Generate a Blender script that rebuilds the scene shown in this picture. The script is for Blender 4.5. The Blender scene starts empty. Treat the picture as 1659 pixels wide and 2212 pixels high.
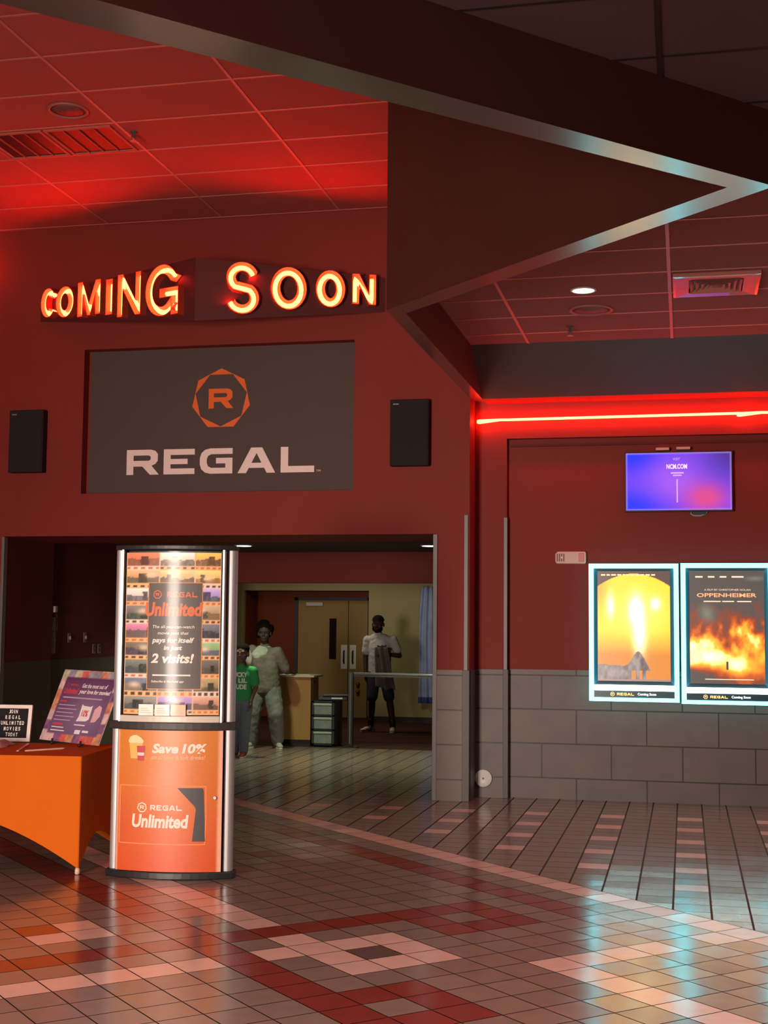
import bpy, math, random
from mathutils import Vector, Matrix
R = math.radians
rnd = random.Random(7)
scene = bpy.context.scene
COL = scene.collection

# ------------------------------------------------------------------ camera
cam_d = bpy.data.cameras.new('camera')
cam = bpy.data.objects.new('camera', cam_d)
COL.objects.link(cam)
cam_d.sensor_fit = 'VERTICAL'
cam_d.sensor_height = 36.0
cam_d.lens = 36.0 * 2907.5 / 2212.0
cam_d.clip_end = 100
_p, _y, _r = R(4.772), R(12.613), R(0.511)
fw = Vector((-math.sin(_y) * math.cos(_p), math.cos(_y) * math.cos(_p), math.sin(_p)))
rt = Vector((math.cos(_y), math.sin(_y), 0))
up = rt.cross(fw)
r2 = rt * math.cos(_r) + up * math.sin(_r)
u2 = up * math.cos(_r) - rt * math.sin(_r)
cam.matrix_world = Matrix(((r2.x, u2.x, -fw.x, 0), (r2.y, u2.y, -fw.y, 0), (r2.z, u2.z, -fw.z, 1.65), (0, 0, 0, 1)))
scene.camera = cam
scene.view_settings.view_transform = 'Standard'
scene.view_settings.look = 'None'
scene.view_settings.exposure = 0.0
scene.view_settings.gamma = 1.0
scene.view_settings.use_curve_mapping = False

# ------------------------------------------------------------------ world and room lights
world = bpy.data.worlds.new('world')
scene.world = world
world.use_nodes = True
world.node_tree.nodes['Background'].inputs[0].default_value = (0.5, 0.42, 0.4, 1)
world.node_tree.nodes['Background'].inputs[1].default_value = 0.02

def lamp(name, kind, loc, target, energy, color, **kw):
    d = bpy.data.lights.new(name, kind)
    d.energy = energy
    d.color = color
    for k, v in kw.items():
        setattr(d, k, v)
    o = bpy.data.objects.new(name, d)
    COL.objects.link(o)
    o.location = loc
    o.rotation_euler = (Vector(target) - Vector(loc)).to_track_quat('-Z', 'Y').to_euler()
    return o

# daylight through the glazed entry behind the visitor
lamp('entry_daylight', 'AREA', (-4.2, -2.35, 1.5), (-3.6, 10.0, 1.3), 205, (1.0, 0.84, 0.73), shape='RECTANGLE', size=1.6, size_y=2.6, spread=R(74))
# recessed ceiling downlights of the lobby
for lx, ly, e in ((-5.4, 1.6, 390), (-2.6, 1.9, 500), (0.2, 4.0, 400), (2.2, 6.4, 260), (-2.4, -0.6, 80), (3.4, 9.5, 110)):
    lamp('lobby_downlight', 'SPOT', (lx, ly, 4.15), (lx, ly + 0.9, 0), e, (1.0, 0.78, 0.68), spot_size=R(118), spot_blend=0.9, shadow_soft_size=0.12)
lamp('ceiling_downlight_beam', 'SPOT', (-0.733, 10.158, 4.16), (-0.733, 10.158, 0), 90, (1.0, 0.86, 0.8), spot_size=R(100), spot_blend=0.8, shadow_soft_size=0.09)
lamp('wall_end_neon_glow', 'POINT', (-7.25, 12.5, 5.35), (-7.25, 12.5, 0), 5, (1.0, 0.05, 0.015), shadow_soft_size=0.03)
# corridor downlights
for lx, ly, e in ((-5.38, 16.03, 200), (-3.02, 16.2, 215), (-6.2, 14.8, 8)):
    lamp('corridor_downlight', 'SPOT', (lx, ly, 2.58), (lx, ly, 0), e, (0.76, 1.0, 0.64), spot_size=R(118), spot_blend=0.8, shadow_soft_size=0.09)
lamp('back_hall_light', 'AREA', (-5.6, 20.2, 2.82), (-5.6, 20.6, 0), 26, (1.0, 0.93, 0.66), shape='RECTANGLE', size=1.2, size_y=0.6)

# ------------------------------------------------------------------ helpers
def s2l(c):
    c = c / 255.0
    return c / 12.92 if c <= 0.04045 else ((c + 0.055) / 1.055) ** 2.4
def rgb(r, g, b):
    return (s2l(r), s2l(g), s2l(b))

MATS = {}
def mat(name, color, rough=0.5, metal=0.0, emit=None, strength=0.0, var=0.12, scale=6.0, spec=0.5, coat=0.0, bump=0.0):
    if name in MATS:
        return MATS[name]
    m = bpy.data.materials.new(name)
    m.use_nodes = True
    nt = m.node_tree
    b = nt.nodes['Principled BSDF']
    b.inputs['Roughness'].default_value = rough
    b.inputs['Metallic'].default_value = metal
    b.inputs['Specular IOR Level'].default_value = spec
    b.inputs['Coat Weight'].default_value = coat
    b.inputs['Coat Roughness'].default_value = 0.08
    tc = nt.nodes.new('ShaderNodeTexCoord')
    nz = nt.nodes.new('ShaderNodeTexNoise')
    nz.inputs['Scale'].default_value = scale
    nz.inputs['Detail'].default_value = 4
    nt.links.new(tc.outputs['Object'], nz.inputs['Vector'])
    mx = nt.nodes.new('ShaderNodeMix')
    mx.data_type = 'RGBA'
    nt.links.new(nz.outputs['Fac'], mx.inputs[0])
    mx.inputs[6].default_value = (*[max(0, c * (1 - var)) for c in color], 1)
    mx.inputs[7].default_value = (*[min(1, c * (1 + var)) for c in color], 1)
    nt.links.new(mx.outputs[2], b.inputs['Base Color'])
    if bump:
        bp = nt.nodes.new('ShaderNodeBump')
        bp.inputs['Strength'].default_value = bump
        bp.inputs['Distance'].default_value = 0.02
        nt.links.new(nz.outputs['Fac'], bp.inputs['Height'])
        nt.links.new(bp.outputs['Normal'], b.inputs['Normal'])
    if emit:
        b.inputs['Emission Color'].default_value = (*emit, 1)
        b.inputs['Emission Strength'].default_value = strength
    MATS[name] = m
    return m

def print_mat(name, rough=0.35, coat=0.0, emit=0.0, base=1.0, spec=0.5):
    """printed surface: ink colour from the mesh's colour attribute with a little paper grain"""
    m = bpy.data.materials.new(name)
    m.use_nodes = True
    nt = m.node_tree
    b = nt.nodes['Principled BSDF']
    at = nt.nodes.new('ShaderNodeAttribute')
    at.attribute_name = 'Col'
    tc = nt.nodes.new('ShaderNodeTexCoord')
    nz = nt.nodes.new('ShaderNodeTexNoise')
    nz.inputs['Scale'].default_value = 60
    nt.links.new(tc.outputs['Object'], nz.inputs['Vector'])
    mr = nt.nodes.new('ShaderNodeMapRange')
    mr.inputs[3].default_value = 0.9 * base
    mr.inputs[4].default_value = 1.1 * base
    nt.links.new(nz.outputs['Fac'], mr.inputs[0])
    mu = nt.nodes.new('ShaderNodeVectorMath')
    mu.operation = 'SCALE'
    nt.links.new(at.outputs['Color'], mu.inputs[0])
    nt.links.new(mr.outputs[0], mu.inputs['Scale'])
    nt.links.new(mu.outputs[0], b.inputs['Base Color'])
    b.inputs['Roughness'].default_value = rough
    b.inputs['Coat Weight'].default_value = coat
    b.inputs['Coat Roughness'].default_value = 0.06
    b.inputs['Specular IOR Level'].default_value = spec
    if emit:
        nt.links.remove(b.inputs['Base Color'].links[0]); b.inputs['Base Color'].default_value = (0.02, 0.02, 0.02, 1)
        nt.links.new(mu.outputs[0], b.inputs['Emission Color'])
        b.inputs['Emission Strength'].default_value = emit
    MATS[name] = m
    return m

ORIG = {}
class MB:
    def __init__(s):
        s.v, s.f, s.m, s.c = [], [], [], []
    def add(s, vs, fs, mi=0, M=None, fn=None, col=None, cols=None):
        o = len(s.v)
        for i, p in enumerate(vs):
            p = Vector(p)
            if fn: p = Vector(fn(p))
            elif M is not None: p = M @ p
            s.v.append(p)
            s.c.append(cols[i] if cols else (col or (1, 1, 1)))
        for f in fs:
            s.f.append([o + i for i in f]); s.m.append(mi)
        return s
    def box(s, x0, x1, y0, y1, z0, z1, mi=0, M=None, col=None, fn=None):
        v = [(x0, y0, z0), (x1, y0, z0), (x1, y1, z0), (x0, y1, z0), (x0, y0, z1), (x1, y0, z1), (x1, y1, z1), (x0, y1, z1)]
        f = [(0, 3, 2, 1), (4, 5, 6, 7), (0, 1, 5, 4), (1, 2, 6, 5), (2, 3, 7, 6), (3, 0, 4, 7)]
        return s.add(v, f, mi, M, fn, col)
    def prism(s, poly, z0, z1, mi=0, M=None, col=None, fn=None):
        n = len(poly)
        a = sum(poly[i][0] * poly[(i + 1) % n][1] - poly[(i + 1) % n][0] * poly[i][1] for i in range(n))
        if a < 0: poly = poly[::-1]
        v = [(x, y, z0) for x, y in poly] + [(x, y, z1) for x, y in poly]
        f = [tuple(range(n - 1, -1, -1)), tuple(range(n, 2 * n))] + [(i, (i + 1) % n, n + (i + 1) % n, n + i) for i in range(n)]
        return s.add(v, f, mi, M, fn, col)
    def loops(s, rings, mi=0, cap=True, col=None, closed=False):
        """skin a list of equal-length rings"""
        n = len(rings[0]); v = [p for r in rings for p in r]; f = []
        k = len(rings)
        for j in range(k if closed else k - 1):
            j2 = (j + 1) % k
            for i in range(n):
                f.append((j * n + i, j * n + (i + 1) % n, j2 * n + (i + 1) % n, j2 * n + i))
        if cap and not closed:
            f.append(tuple(range(n - 1, -1, -1))); f.append(tuple(range((k - 1) * n, k * n)))
        return s.add(v, f, mi, None, None, col)
    def tube(s, path, r, n=10, mi=0, closed=False, col=None):
        P = [Vector(p) for p in path]; k = len(P); rings = []
        ref = None
        for i in range(k):
            a = P[i - 1] if (i > 0 or closed) else P[i]
            b = P[(i + 1) % k] if (i < k - 1 or closed) else P[i]
            t = (b - a).normalized()
            if ref is None:
                ref = Vector((0, 0, 1)) if abs(t.z) < 0.9 else Vector((1, 0, 0))
            e1 = (ref - t * ref.dot(t)).normalized(); ref = e1
            e2 = t.cross(e1)
            rr = r[i] if isinstance(r, (list, tuple)) else r
            rings.append([P[i] + (e1 * math.cos(2 * math.pi * q / n) + e2 * math.sin(2 * math.pi * q / n)) * rr for q in range(n)])
        return s.loops(rings, mi, True, col, closed)
    def lathe(s, prof, n=24, mi=0, M=None, col=None):
        """profile (radius, height) turned about local z"""
        v, f = [], []
        for r, z in prof:
            for q in range(n):
                a = 2 * math.pi * q / n
                v.append((r * math.cos(a), r * math.sin(a), z))
        for j in range(len(prof) - 1):
            for q in range(n):
                f.append((j * n + q, j * n + (q + 1) % n, (j + 1) * n + (q + 1) % n, (j + 1) * n + q))
        f.append(tuple(range(n - 1, -1, -1))); f.append(tuple(range((len(prof) - 1) * n, len(prof) * n)))
        return s.add(v, f, mi, M, None, col)
    def ball(s, c, r, nu=14, nv=9, mi=0, M=None, col=None):
        if not isinstance(r, (tuple, list)): r = (r, r, r)
        v, f = [], []
        for j in range(nv + 1):
            t = math.pi * (0.001 + 0.998 * j / nv)
            for i in range(nu):
                a = 2 * math.pi * i / nu
                v.append((r[0] * math.sin(t) * math.cos(a), r[1] * math.sin(t) * math.sin(a), -r[2] * math.cos(t)))
        for j in range(nv):
            for i in range(nu):
                f.append((j * nu + i, j * nu + (i + 1) % nu, (j + 1) * nu + (i + 1) % nu, (j + 1) * nu + i))
        f.append(tuple(range(nu - 1, -1, -1))); f.append(tuple(range(nv * nu, nv * nu + nu)))
        MM = Matrix.Translation(Vector(c))
        if M is not None: MM = MM @ M
        return s.add(v, f, mi, MM, None, col)
    def cone(s, a, b, ra, rb, n=14):
        """tapered limb with round ends"""
        a, b = Vector(a), Vector(b); d = b - a; L = d.length
        q = d.to_track_quat('Z', 'Y').to_matrix().to_4x4()
        prof = [(ra * math.sin(t), -ra * math.cos(t)) for t in [0.02, 0.4, 0.8, 1.2, 1.5708]]
        prof += [(rb * math.cos(t), L + rb * math.sin(t)) for t in [0, 0.4, 0.8, 1.2, 1.55]]
        return s.lathe(prof, n, 0, Matrix.Translation(a) @ q)
    def loft(s, sec, n=20):
        """trunk from level sections (centre, rx, ry), rounded at both ends"""
        full = []
        c0, rx0, ry0 = sec[0]; c1, rx1, ry1 = sec[-1]
        full.append((Vector(c0) - Vector((0, 0, .03)), rx0 * .6, ry0 * .6)); full += sec; full.append((Vector(c1) + Vector((0, 0, .02)), rx1 * .6, ry1 * .6))
        rings = []
        for c, rx, ry in full:
            c = Vector(c)
            rings.append([(c.x + rx * math.copysign(abs(math.cos(2 * math.pi * q / n)) ** .85, math.cos(2 * math.pi * q / n)), c.y + ry * math.sin(2 * math.pi * q / n), c.z) for q in range(n)])
        return s.loops(rings)
    def image(s, nx, ny, art, fn, mi=0):
        """a printed picture: nx*ny cells over u,v in 0..1, art(u,v) -> linear colour, fn(u,v) -> point"""
        v, c, f = [], [], []
        for j in range(ny + 1):
            for i in range(nx + 1):
                u, w = i / nx, j / ny
                v.append(fn(u, w)); c.append(art(u, w))
        for j in range(ny):
            for i in range(nx):
                a = j * (nx + 1) + i
                f.append((a, a + 1, a + nx + 2, a + nx + 1))
        return s.add(v, f, mi, None, None, None, c)
    def build(s, name, mats, parent=None, smooth=False, bevel=0.0, origin=None, seg=2):
        xs = [p.x for p in s.v]; ys = [p.y for p in s.v]; zs = [p.z for p in s.v]
        o = Vector(origin) if origin is not None else Vector(((min(xs) + max(xs)) / 2, (min(ys) + max(ys)) / 2, min(zs)))
        me = bpy.data.meshes.new(name)
        me.from_pydata([tuple(p - o) for p in s.v], [], s.f)
        if not isinstance(mats, (list, tuple)): mats = [mats]
        for m in mats: me.materials.append(m)
        me.polygons.foreach_set('material_index', s.m)
        if any(c != (1, 1, 1) for c in s.c):
            at = me.color_attributes.new('Col', 'FLOAT_COLOR', 'POINT')
            for i, c in enumerate(s.c): at.data[i].color = (c[0], c[1], c[2], 1)
        if smooth:
            me.polygons.foreach_set('use_smooth', [True] * len(me.polygons))
        me.update()
        ob = bpy.data.objects.new(name, me)
        COL.objects.link(ob)
        ORIG[ob.name] = o
        if parent:
            ob.parent = parent; ob.location = o - ORIG[parent.name]
        else:
            ob.location = o
        if bevel:
            md = ob.modifiers.new('bevel', 'BEVEL'); md.width = bevel; md.segments = seg; md.limit_method = 'ANGLE'
        return ob

def thing(name, label, cat, loc=(0, 0, 0), group=None):
    o = bpy.data.objects.new(name, None)
    o.empty_display_size = 0.1
    COL.objects.link(o)
    o.location = loc
    ORIG[o.name] = Vector(loc)
    return tag(o, label, cat, group)
def tag(o, label, cat, group=None):
    o['label'] = label; o['category'] = cat
    if group: o['group'] = group
    return o
def struct(o):
    o['kind'] = 'structure'
    return o

def facing(x, y, z, ang=0.0):
    """local x right, y up, z out of a surface that faces -Y turned by ang about z"""
    c, s_ = math.cos(ang), math.sin(ang)
    return Matrix(((c, 0, s_, x), (s_, 0, -c, y), (0, 1, 0, z), (0, 0, 0, 1)))

_tc = {}
def text_geo(body, shear=0.0, bold=0.0, depth=0.0):
    key = (body, shear, bold, depth)
    if key in _tc: return _tc[key]
    cu = bpy.data.curves.new('lettering', 'FONT')
    cu.body = body; cu.shear = shear; cu.offset = bold; cu.extrude = depth; cu.resolution_u = 3
    ob = bpy.data.objects.new('lettering', cu)
    COL.objects.link(ob)
    dg = bpy.context.evaluated_depsgraph_get()
    me = bpy.data.meshes.new_from_object(ob.evaluated_get(dg))
    v = [tuple(p.co) for p in me.vertices]; f = [tuple(p.vertices) for p in me.polygons]
    bpy.data.meshes.remove(me); bpy.data.objects.remove(ob); bpy.data.curves.remove(cu)
    _tc[key] = (v, f)
    return v, f
def outline_geo(loops, depth=0.0):
    cu = bpy.data.curves.new('outline', 'CURVE')
    cu.dimensions = '2D'; cu.fill_mode = 'BOTH'; cu.extrude = depth
    for lp in loops:
        sp = cu.splines.new('POLY'); sp.points.add(len(lp) - 1); sp.use_cyclic_u = True
        for i, (x, y) in enumerate(lp): sp.points[i].co = (x, y, 0, 1)
    ob = bpy.data.objects.new('outline', cu)
    COL.objects.link(ob)
    dg = bpy.context.evaluated_depsgraph_get()
    me = bpy.data.meshes.new_from_object(ob.evaluated_get(dg))
    v = [tuple(p.co) for p in me.vertices]; f = [tuple(p.vertices) for p in me.polygons]
    bpy.data.meshes.remove(me); bpy.data.objects.remove(ob); bpy.data.curves.remove(cu)
    return v, f
def fit(geo, x0, x1, y0, y1):
    """scale flat lettering into a rectangle"""
    v, f = geo
    ax = min(p[0] for p in v); bx = max(p[0] for p in v); ay = min(p[1] for p in v); by = max(p[1] for p in v)
    return [(x0 + (p[0] - ax) / (bx - ax) * (x1 - x0), y0 + (p[1] - ay) / max(1e-6, by - ay) * (y1 - y0), p[2]) for p in v], f

GLY = {
 'R': (1.25, [[(0, 0), (0, 1), (.95, 1), (1.12, .95), (1.22, .83), (1.22, .55), (1.13, .43), (.98, .36), (1.27, 0), (.92, 0), (.62, .33), (.27, .33), (.27, 0)], [(.27, .56), (.27, .77), (.87, .77), (.94, .72), (.94, .61), (.87, .56)]]),
 'E': (1.2, [[(0, 0), (0, 1), (1.2, 1), (1.2, .77), (.27, .77), (.27, .61), (.93, .61), (.93, .40), (.27, .40), (.27, .23), (1.2, .23), (1.2, 0)]]),
 'G': (1.25, [[(1.25, 1), (.40, 1), (.2, .95), (.06, .82), (0, .62), (0, .38), (.06, .18), (.2, .05), (.40, 0), (1.25, 0), (1.25, .62), (.62, .62), (.62, .40), (.98, .40), (.98, .23), (.44, .23), (.32, .29), (.27, .42), (.27, .58), (.32, .71), (.44, .77), (1.25, .77)]]),
 'A': (1.42, [[(0, 0), (.5, 1), (.92, 1), (1.42, 0), (1.1, 0), (1.0, .2), (.42, .2), (.32, 0)], [(.52, .4), (.71, .78), (.90, .4)]]),
 'L': (1.25, [[(0, 0), (0, 1), (.28, 1), (.28, .25), (1.25, .25), (1.25, 0)]]),
}
def wordmark():
    lp, x = [], 0
    for ch in 'REGAL':
        w, ls = GLY[ch]
        lp += [[(px + x, py) for px, py in l] for l in ls]; x += w + .2
    return lp
def emblem_loops():
    out = [(math.sin(2 * math.pi * k / 7), math.cos(2 * math.pi * k / 7)) for k in range(7)]
    q = math.cos(math.pi / 7) * 0.985
    inn = [(q * math.sin(2 * math.pi * (k + .5) / 7), q * math.cos(2 * math.pi * (k + .5) / 7)) for k in range(7)]
    w, ls = GLY['R']
    return [out, inn], [[(px * .66 - .42, py * .64 - .30) for px, py in l] for l in ls]
WORD = outline_geo(wordmark(), 0.0)
_e, _er = emblem_loops()
EMB = outline_geo(_e, 0.0)
EMBS = outline_geo([_e[0], [(x * .78, y * .78) for x, y in _e[0]]], 0.0)
EMBR = outline_geo(_er, 0.0)
WORD3 = outline_geo(wordmark(), 0.0)
def put_emblem(mb, cx, cy, r, z, M=None, fn=None, mi=0, col=None):
    for g in (EMB, EMBR):
        mb.add([(cx + p[0] * r, cy + p[1] * r, z) for p in g[0]], g[1], mi, M, fn, col)
def put_text(mb, body, x0, x1, y0, y1, z, M=None, fn=None, mi=0, col=None, shear=0.0, bold=0.0):
    v, f = fit(text_geo(body, shear, bold), x0, x1, y0, y1)
    mb.add([(p[0], p[1], z) for p in v], f, mi, M, fn, col)
def put_word(mb, x0, x1, y0, y1, z, M=None, fn=None, mi=0, col=None):
    v, f = fit(WORD, x0, x1, y0, y1)
    mb.add([(p[0], p[1], z) for p in v], f, mi, M, fn, col)

# ------------------------------------------------------------------ materials
M_red = mat('red_wall_paint', (0.245, 0.031, 0.024), 0.6, spec=0.15, var=0.06, scale=1.5)
M_redD = mat('deep_red_paint', (0.16, 0.022, 0.020), 0.6, spec=0.15, var=0.06, scale=1.5)
M_bulk = mat('bulkhead_paint', (0.072, 0.019, 0.014), 0.5, spec=0.3, var=0.14, scale=1.2)
M_strip = mat('bulkhead_underside', (0.060, 0.046, 0.040), 0.26, var=0.08, scale=3, spec=1.0, coat=1.0)
M_cove = mat('cove_grey', (0.085, 0.06, 0.055), 0.6, var=0.1, scale=1.5)
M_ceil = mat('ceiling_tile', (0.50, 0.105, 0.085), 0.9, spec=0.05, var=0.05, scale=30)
M_ceilD = mat('lobby_ceiling_tile', (0.105, 0.052, 0.056), 0.85, var=0.05, scale=30)  # bay ceiling tile with the dimness of the lobby put into its colour
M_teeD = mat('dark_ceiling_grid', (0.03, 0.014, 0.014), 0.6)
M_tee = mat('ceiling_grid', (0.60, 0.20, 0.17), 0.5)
M_guard = mat('corner_guard', (0.17, 0.15, 0.14), 0.45)
M_guardD = mat('corner_guard_dark', (0.085, 0.065, 0.062), 0.5)
M_black = mat('black_plastic', (0.012, 0.011, 0.012), 0.45)
M_spk = mat('speaker_black', (0.026, 0.012, 0.011), 0.7, spec=.2)
M_alu = mat('brushed_aluminium', (0.50, 0.47, 0.47), 0.45, metal=0.55, var=0.05)
M_white = mat('white_plastic', (0.78, 0.72, 0.68), 0.45)
M_olive = mat('olive_wall', (0.30, 0.25, 0.11), 0.7, var=0.08, scale=2)
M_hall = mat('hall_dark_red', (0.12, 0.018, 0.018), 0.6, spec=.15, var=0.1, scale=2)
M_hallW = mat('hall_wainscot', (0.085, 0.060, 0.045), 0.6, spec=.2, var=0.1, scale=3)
M_print = print_mat('printed_board', 0.4)
M_gloss = print_mat('printed_gloss', 0.5)
M_lit = print_mat('backlit_print', 0.3, emit=2.6, base=1.0)
M_screen = print_mat('screen_picture', 0.25, emit=1.0, spec=0.2)

def wood(name, a, b, scale=3.0, stretch=(1, 1, 12), rough=0.45):
    m = mat(name, a, rough)
    nt = m.node_tree
    nz = [n for n in nt.nodes if n.type == 'TEX_NOISE'][0]
    tc = [n for n in nt.nodes if n.type == 'TEX_COORD'][0]
    mp = nt.nodes.new('ShaderNodeMapping')
    mp.inputs['Scale'].default_value = stretch
    nt.links.new(tc.outputs['Object'], mp.inputs['Vector'])
    nt.links.new(mp.outputs['Vector'], nz.inputs['Vector'])
    nt.nodes['Principled BSDF'].inputs['Specular IOR Level'].default_value = 0.12
    nz.inputs['Scale'].default_value = scale
    mx = [n for n in nt.nodes if n.type == 'MIX'][0]
    mx.inputs[6].default_value = (*a, 1); mx.inputs[7].default_value = (*b, 1)
    return m
M_wood = wood('maple_veneer', (0.34, 0.16, 0.055), (0.42, 0.21, 0.08), 2.0, (14, 14, 1))
M_door = wood('door_veneer', (0.27, 0.165, 0.055), (0.33, 0.21, 0.075), 2.0, (12, 12, 1))
M_carpet = wood('hall_carpet', (0.030, 0.009, 0.007), (0.10, 0.032, 0.020), 2.2, (1.2, 7, 1), 0.9)

M_strip.node_tree.nodes['Principled BSDF'].inputs['Coat IOR'].default_value = 1.9
M_strip.node_tree.nodes['Principled BSDF'].inputs['Coat Roughness'].default_value = 0.2
def block_mat(name, x0, base):
    m = bpy.data.materials.new(name)
    m.use_nodes = True
    nt = m.node_tree
    b = nt.nodes['Principled BSDF']
    b.inputs['Roughness'].default_value = 0.5
    g = nt.nodes.new('ShaderNodeNewGeometry')
    sx = nt.nodes.new('ShaderNodeSeparateXYZ')
    nt.links.new(g.outputs['Position'], sx.inputs[0])
    ax = nt.nodes.new('ShaderNodeMath'); ax.operation = 'ADD'; ax.inputs[1].default_value = x0
    az = nt.nodes.new('ShaderNodeMath'); az.operation = 'ADD'; az.inputs[1].default_value = 0.128
    nt.links.new(sx.outputs['X'], ax.inputs[0]); nt.links.new(sx.outputs['Z'], az.inputs[0])
    cx = nt.nodes.new('ShaderNodeCombineXYZ')
    nt.links.new(ax.outputs[0], cx.inputs['X']); nt.links.new(az.outputs[0], cx.inputs['Y'])
    br = nt.nodes.new('ShaderNodeTexBrick')
    br.inputs['Scale'].default_value = 1.0
    br.inputs['Brick Width'].default_value = 0.662
    br.inputs['Row Height'].default_value = 0.3255
    br.inputs['Mortar Size'].default_value = 0.006
    br.inputs['Mortar Smooth'].default_value = 0.2
    br.inputs['Color1'].default_value = (*[c * 0.93 for c in base], 1)
    br.inputs['Color2'].default_value = (*[c * 1.05 for c in base], 1)
    br.inputs['Mortar'].default_value = (0.018, 0.012, 0.011, 1)
    nt.links.new(cx.outputs[0], br.inputs['Vector'])
    nz = nt.nodes.new('ShaderNodeTexNoise'); nz.inputs['Scale'].default_value = 5; nz.inputs['Detail'].default_value = 6
    nt.links.new(g.outputs['Position'], nz.inputs['Vector'])
    mr = nt.nodes.new('ShaderNodeMapRange'); mr.inputs[3].default_value = 0.72; mr.inputs[4].default_value = 1.28
    nt.links.new(nz.outputs['Fac'], mr.inputs[0])
    vm = nt.nodes.new('ShaderNodeVectorMath'); vm.operation = 'SCALE'
    nt.links.new(br.outputs['Color'], vm.inputs[0]); nt.links.new(mr.outputs[0], vm.inputs['Scale'])
    nt.links.new(vm.outputs[0], b.inputs['Base Color'])
    bp = nt.nodes.new('ShaderNodeBump'); bp.inputs['Strength'].default_value = 0.6; bp.inputs['Distance'].default_value = 0.006; bp.invert = True
    nt.links.new(br.outputs['Fac'], bp.inputs['Height']); nt.links.new(bp.outputs[0], b.inputs['Normal'])
    MATS[name] = m
    return m
M_block = block_mat('stone_block_cladding', 1.027 + 0.331, (0.140, 0.106, 0.088))
M_blockP = block_mat('stone_block_pier', 2.36 + 0.331, (0.165, 0.117, 0.095))

# glossy glazed floor tile, colour per tile
def floor_mat():
    m = bpy.data.materials.new('glazed_floor_tile')
    m.use_nodes = True
    nt = m.node_tree
    b = nt.nodes['Principled BSDF']
    b.inputs['Specular IOR Level'].default_value = 0.85
    at = nt.nodes.new('ShaderNodeAttribute'); at.attribute_name = 'Col'
    g = nt.nodes.new('ShaderNodeNewGeometry')
    nz = nt.nodes.new('ShaderNodeTexNoise'); nz.inputs['Scale'].default_value = 9; nz.inputs['Detail'].default_value = 5
    nt.links.new(g.outputs['Position'], nz.inputs['Vector'])
    mr = nt.nodes.new('ShaderNodeMapRange'); mr.inputs[3].default_value = 0.88; mr.inputs[4].default_value = 1.12
    nt.links.new(nz.outputs['Fac'], mr.inputs[0])
    vm = nt.nodes.new('ShaderNodeVectorMath'); vm.operation = 'SCALE'
    nt.links.new(at.outputs['Color'], vm.inputs[0]); nt.links.new(mr.outputs[0], vm.inputs['Scale'])
    nt.links.new(vm.outputs[0], b.inputs['Base Color'])
    r1 = nt.nodes.new('ShaderNodeMapRange'); r1.inputs[3].default_value = 0.12; r1.inputs[4].default_value = 0.24
    nt.links.new(nz.outputs['Fac'], r1.inputs[0]); nt.links.new(r1.outputs[0], b.inputs['Roughness'])
    n2 = nt.nodes.new('ShaderNodeTexNoise'); n2.inputs['Scale'].default_value = 4.5; n2.inputs['Detail'].default_value = 2
    nt.links.new(g.outputs['Position'], n2.inputs['Vector'])
    bp = nt.nodes.new('ShaderNodeBump'); bp.inputs['Strength'].default_value = 0.25; bp.inputs['Distance'].default_value = 0.004
    tl = nt.nodes.new('ShaderNodeAttribute'); tl.attribute_name = 'Tilt'
    ad = nt.nodes.new('ShaderNodeVectorMath'); ad.operation = 'ADD'
    nm = nt.nodes.new('ShaderNodeVectorMath'); nm.operation = 'NORMALIZE'
    nt.links.new(g.outputs['Normal'], ad.inputs[0]); nt.links.new(tl.outputs['Vector'], ad.inputs[1]); nt.links.new(ad.outputs[0], nm.inputs[0])
    nt.links.new(nm.outputs[0], bp.inputs['Normal'])
    nt.links.new(n2.outputs['Fac'], bp.inputs['Height']); nt.links.new(bp.outputs[0], b.inputs['Normal'])
    MATS['floor'] = m
    return m
M_floor = floor_mat()
M_grout = mat('dark_grout', (0.035, 0.014, 0.011), 0.8)

# ------------------------------------------------------------------ floor
SQ = math.sqrt(0.5)
U0, PU, V0, PV = 1.855, 0.2168, 6.0, 0.2195
UB = U0 + 18 * PU
BROWN, PINK, REDT = (0.245, 0.158, 0.130), (0.74, 0.44, 0.37), (0.235, 0.034, 0.026)
def uv2xy(u, v): return ((u - v) * SQ, (u + v) * SQ)
def clip_poly(poly, f):
    out = []
    for i in range(len(poly)):
        a, b = poly[i], poly[(i + 1) % len(poly)]
        fa, fb = f(a), f(b)
        if fa >= 0: out.append(a)
        if (fa >= 0) != (fb >= 0):
            t = fa / (fa - fb); out.append((a[0] + (b[0] - a[0]) * t, a[1] + (b[1] - a[1]) * t))
    return out
def diag_tile(i, j):
    if i == 17: return PINK
    if i == 15: return REDT if j > -4 else BROWN
    if i == 5 and j > -22: return REDT
    if (11 <= i <= 13 and 0 <= j <= 2): return BROWN if (i, j) == (12, 1) else REDT
    if (5 <= i <= 7 and -6 <= j <= -4): return BROWN if (i, j) == (6, -5) else REDT
    if j == 2 and i <= 13: return REDT
    if i == 7 and j >= 3: return PINK
    if j == 0 and i <= 4: return PINK
    if (7 <= i <= 9 and -2 <= j <= 0): return (0.15, 0.085, 0.075) if (i, j) == (8, -1) else PINK
    if (i, j) in ((7, 1), (6, 0), (2, 4), (3, 4), (3, 5)): return PINK
    if (i, j) == (2, 5): return REDT
    if i == 11 and j <= -4: return PINK
    if j == -4 and i >= 11: return PINK
    return BROWN
fl = MB(); TILT = []
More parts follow.
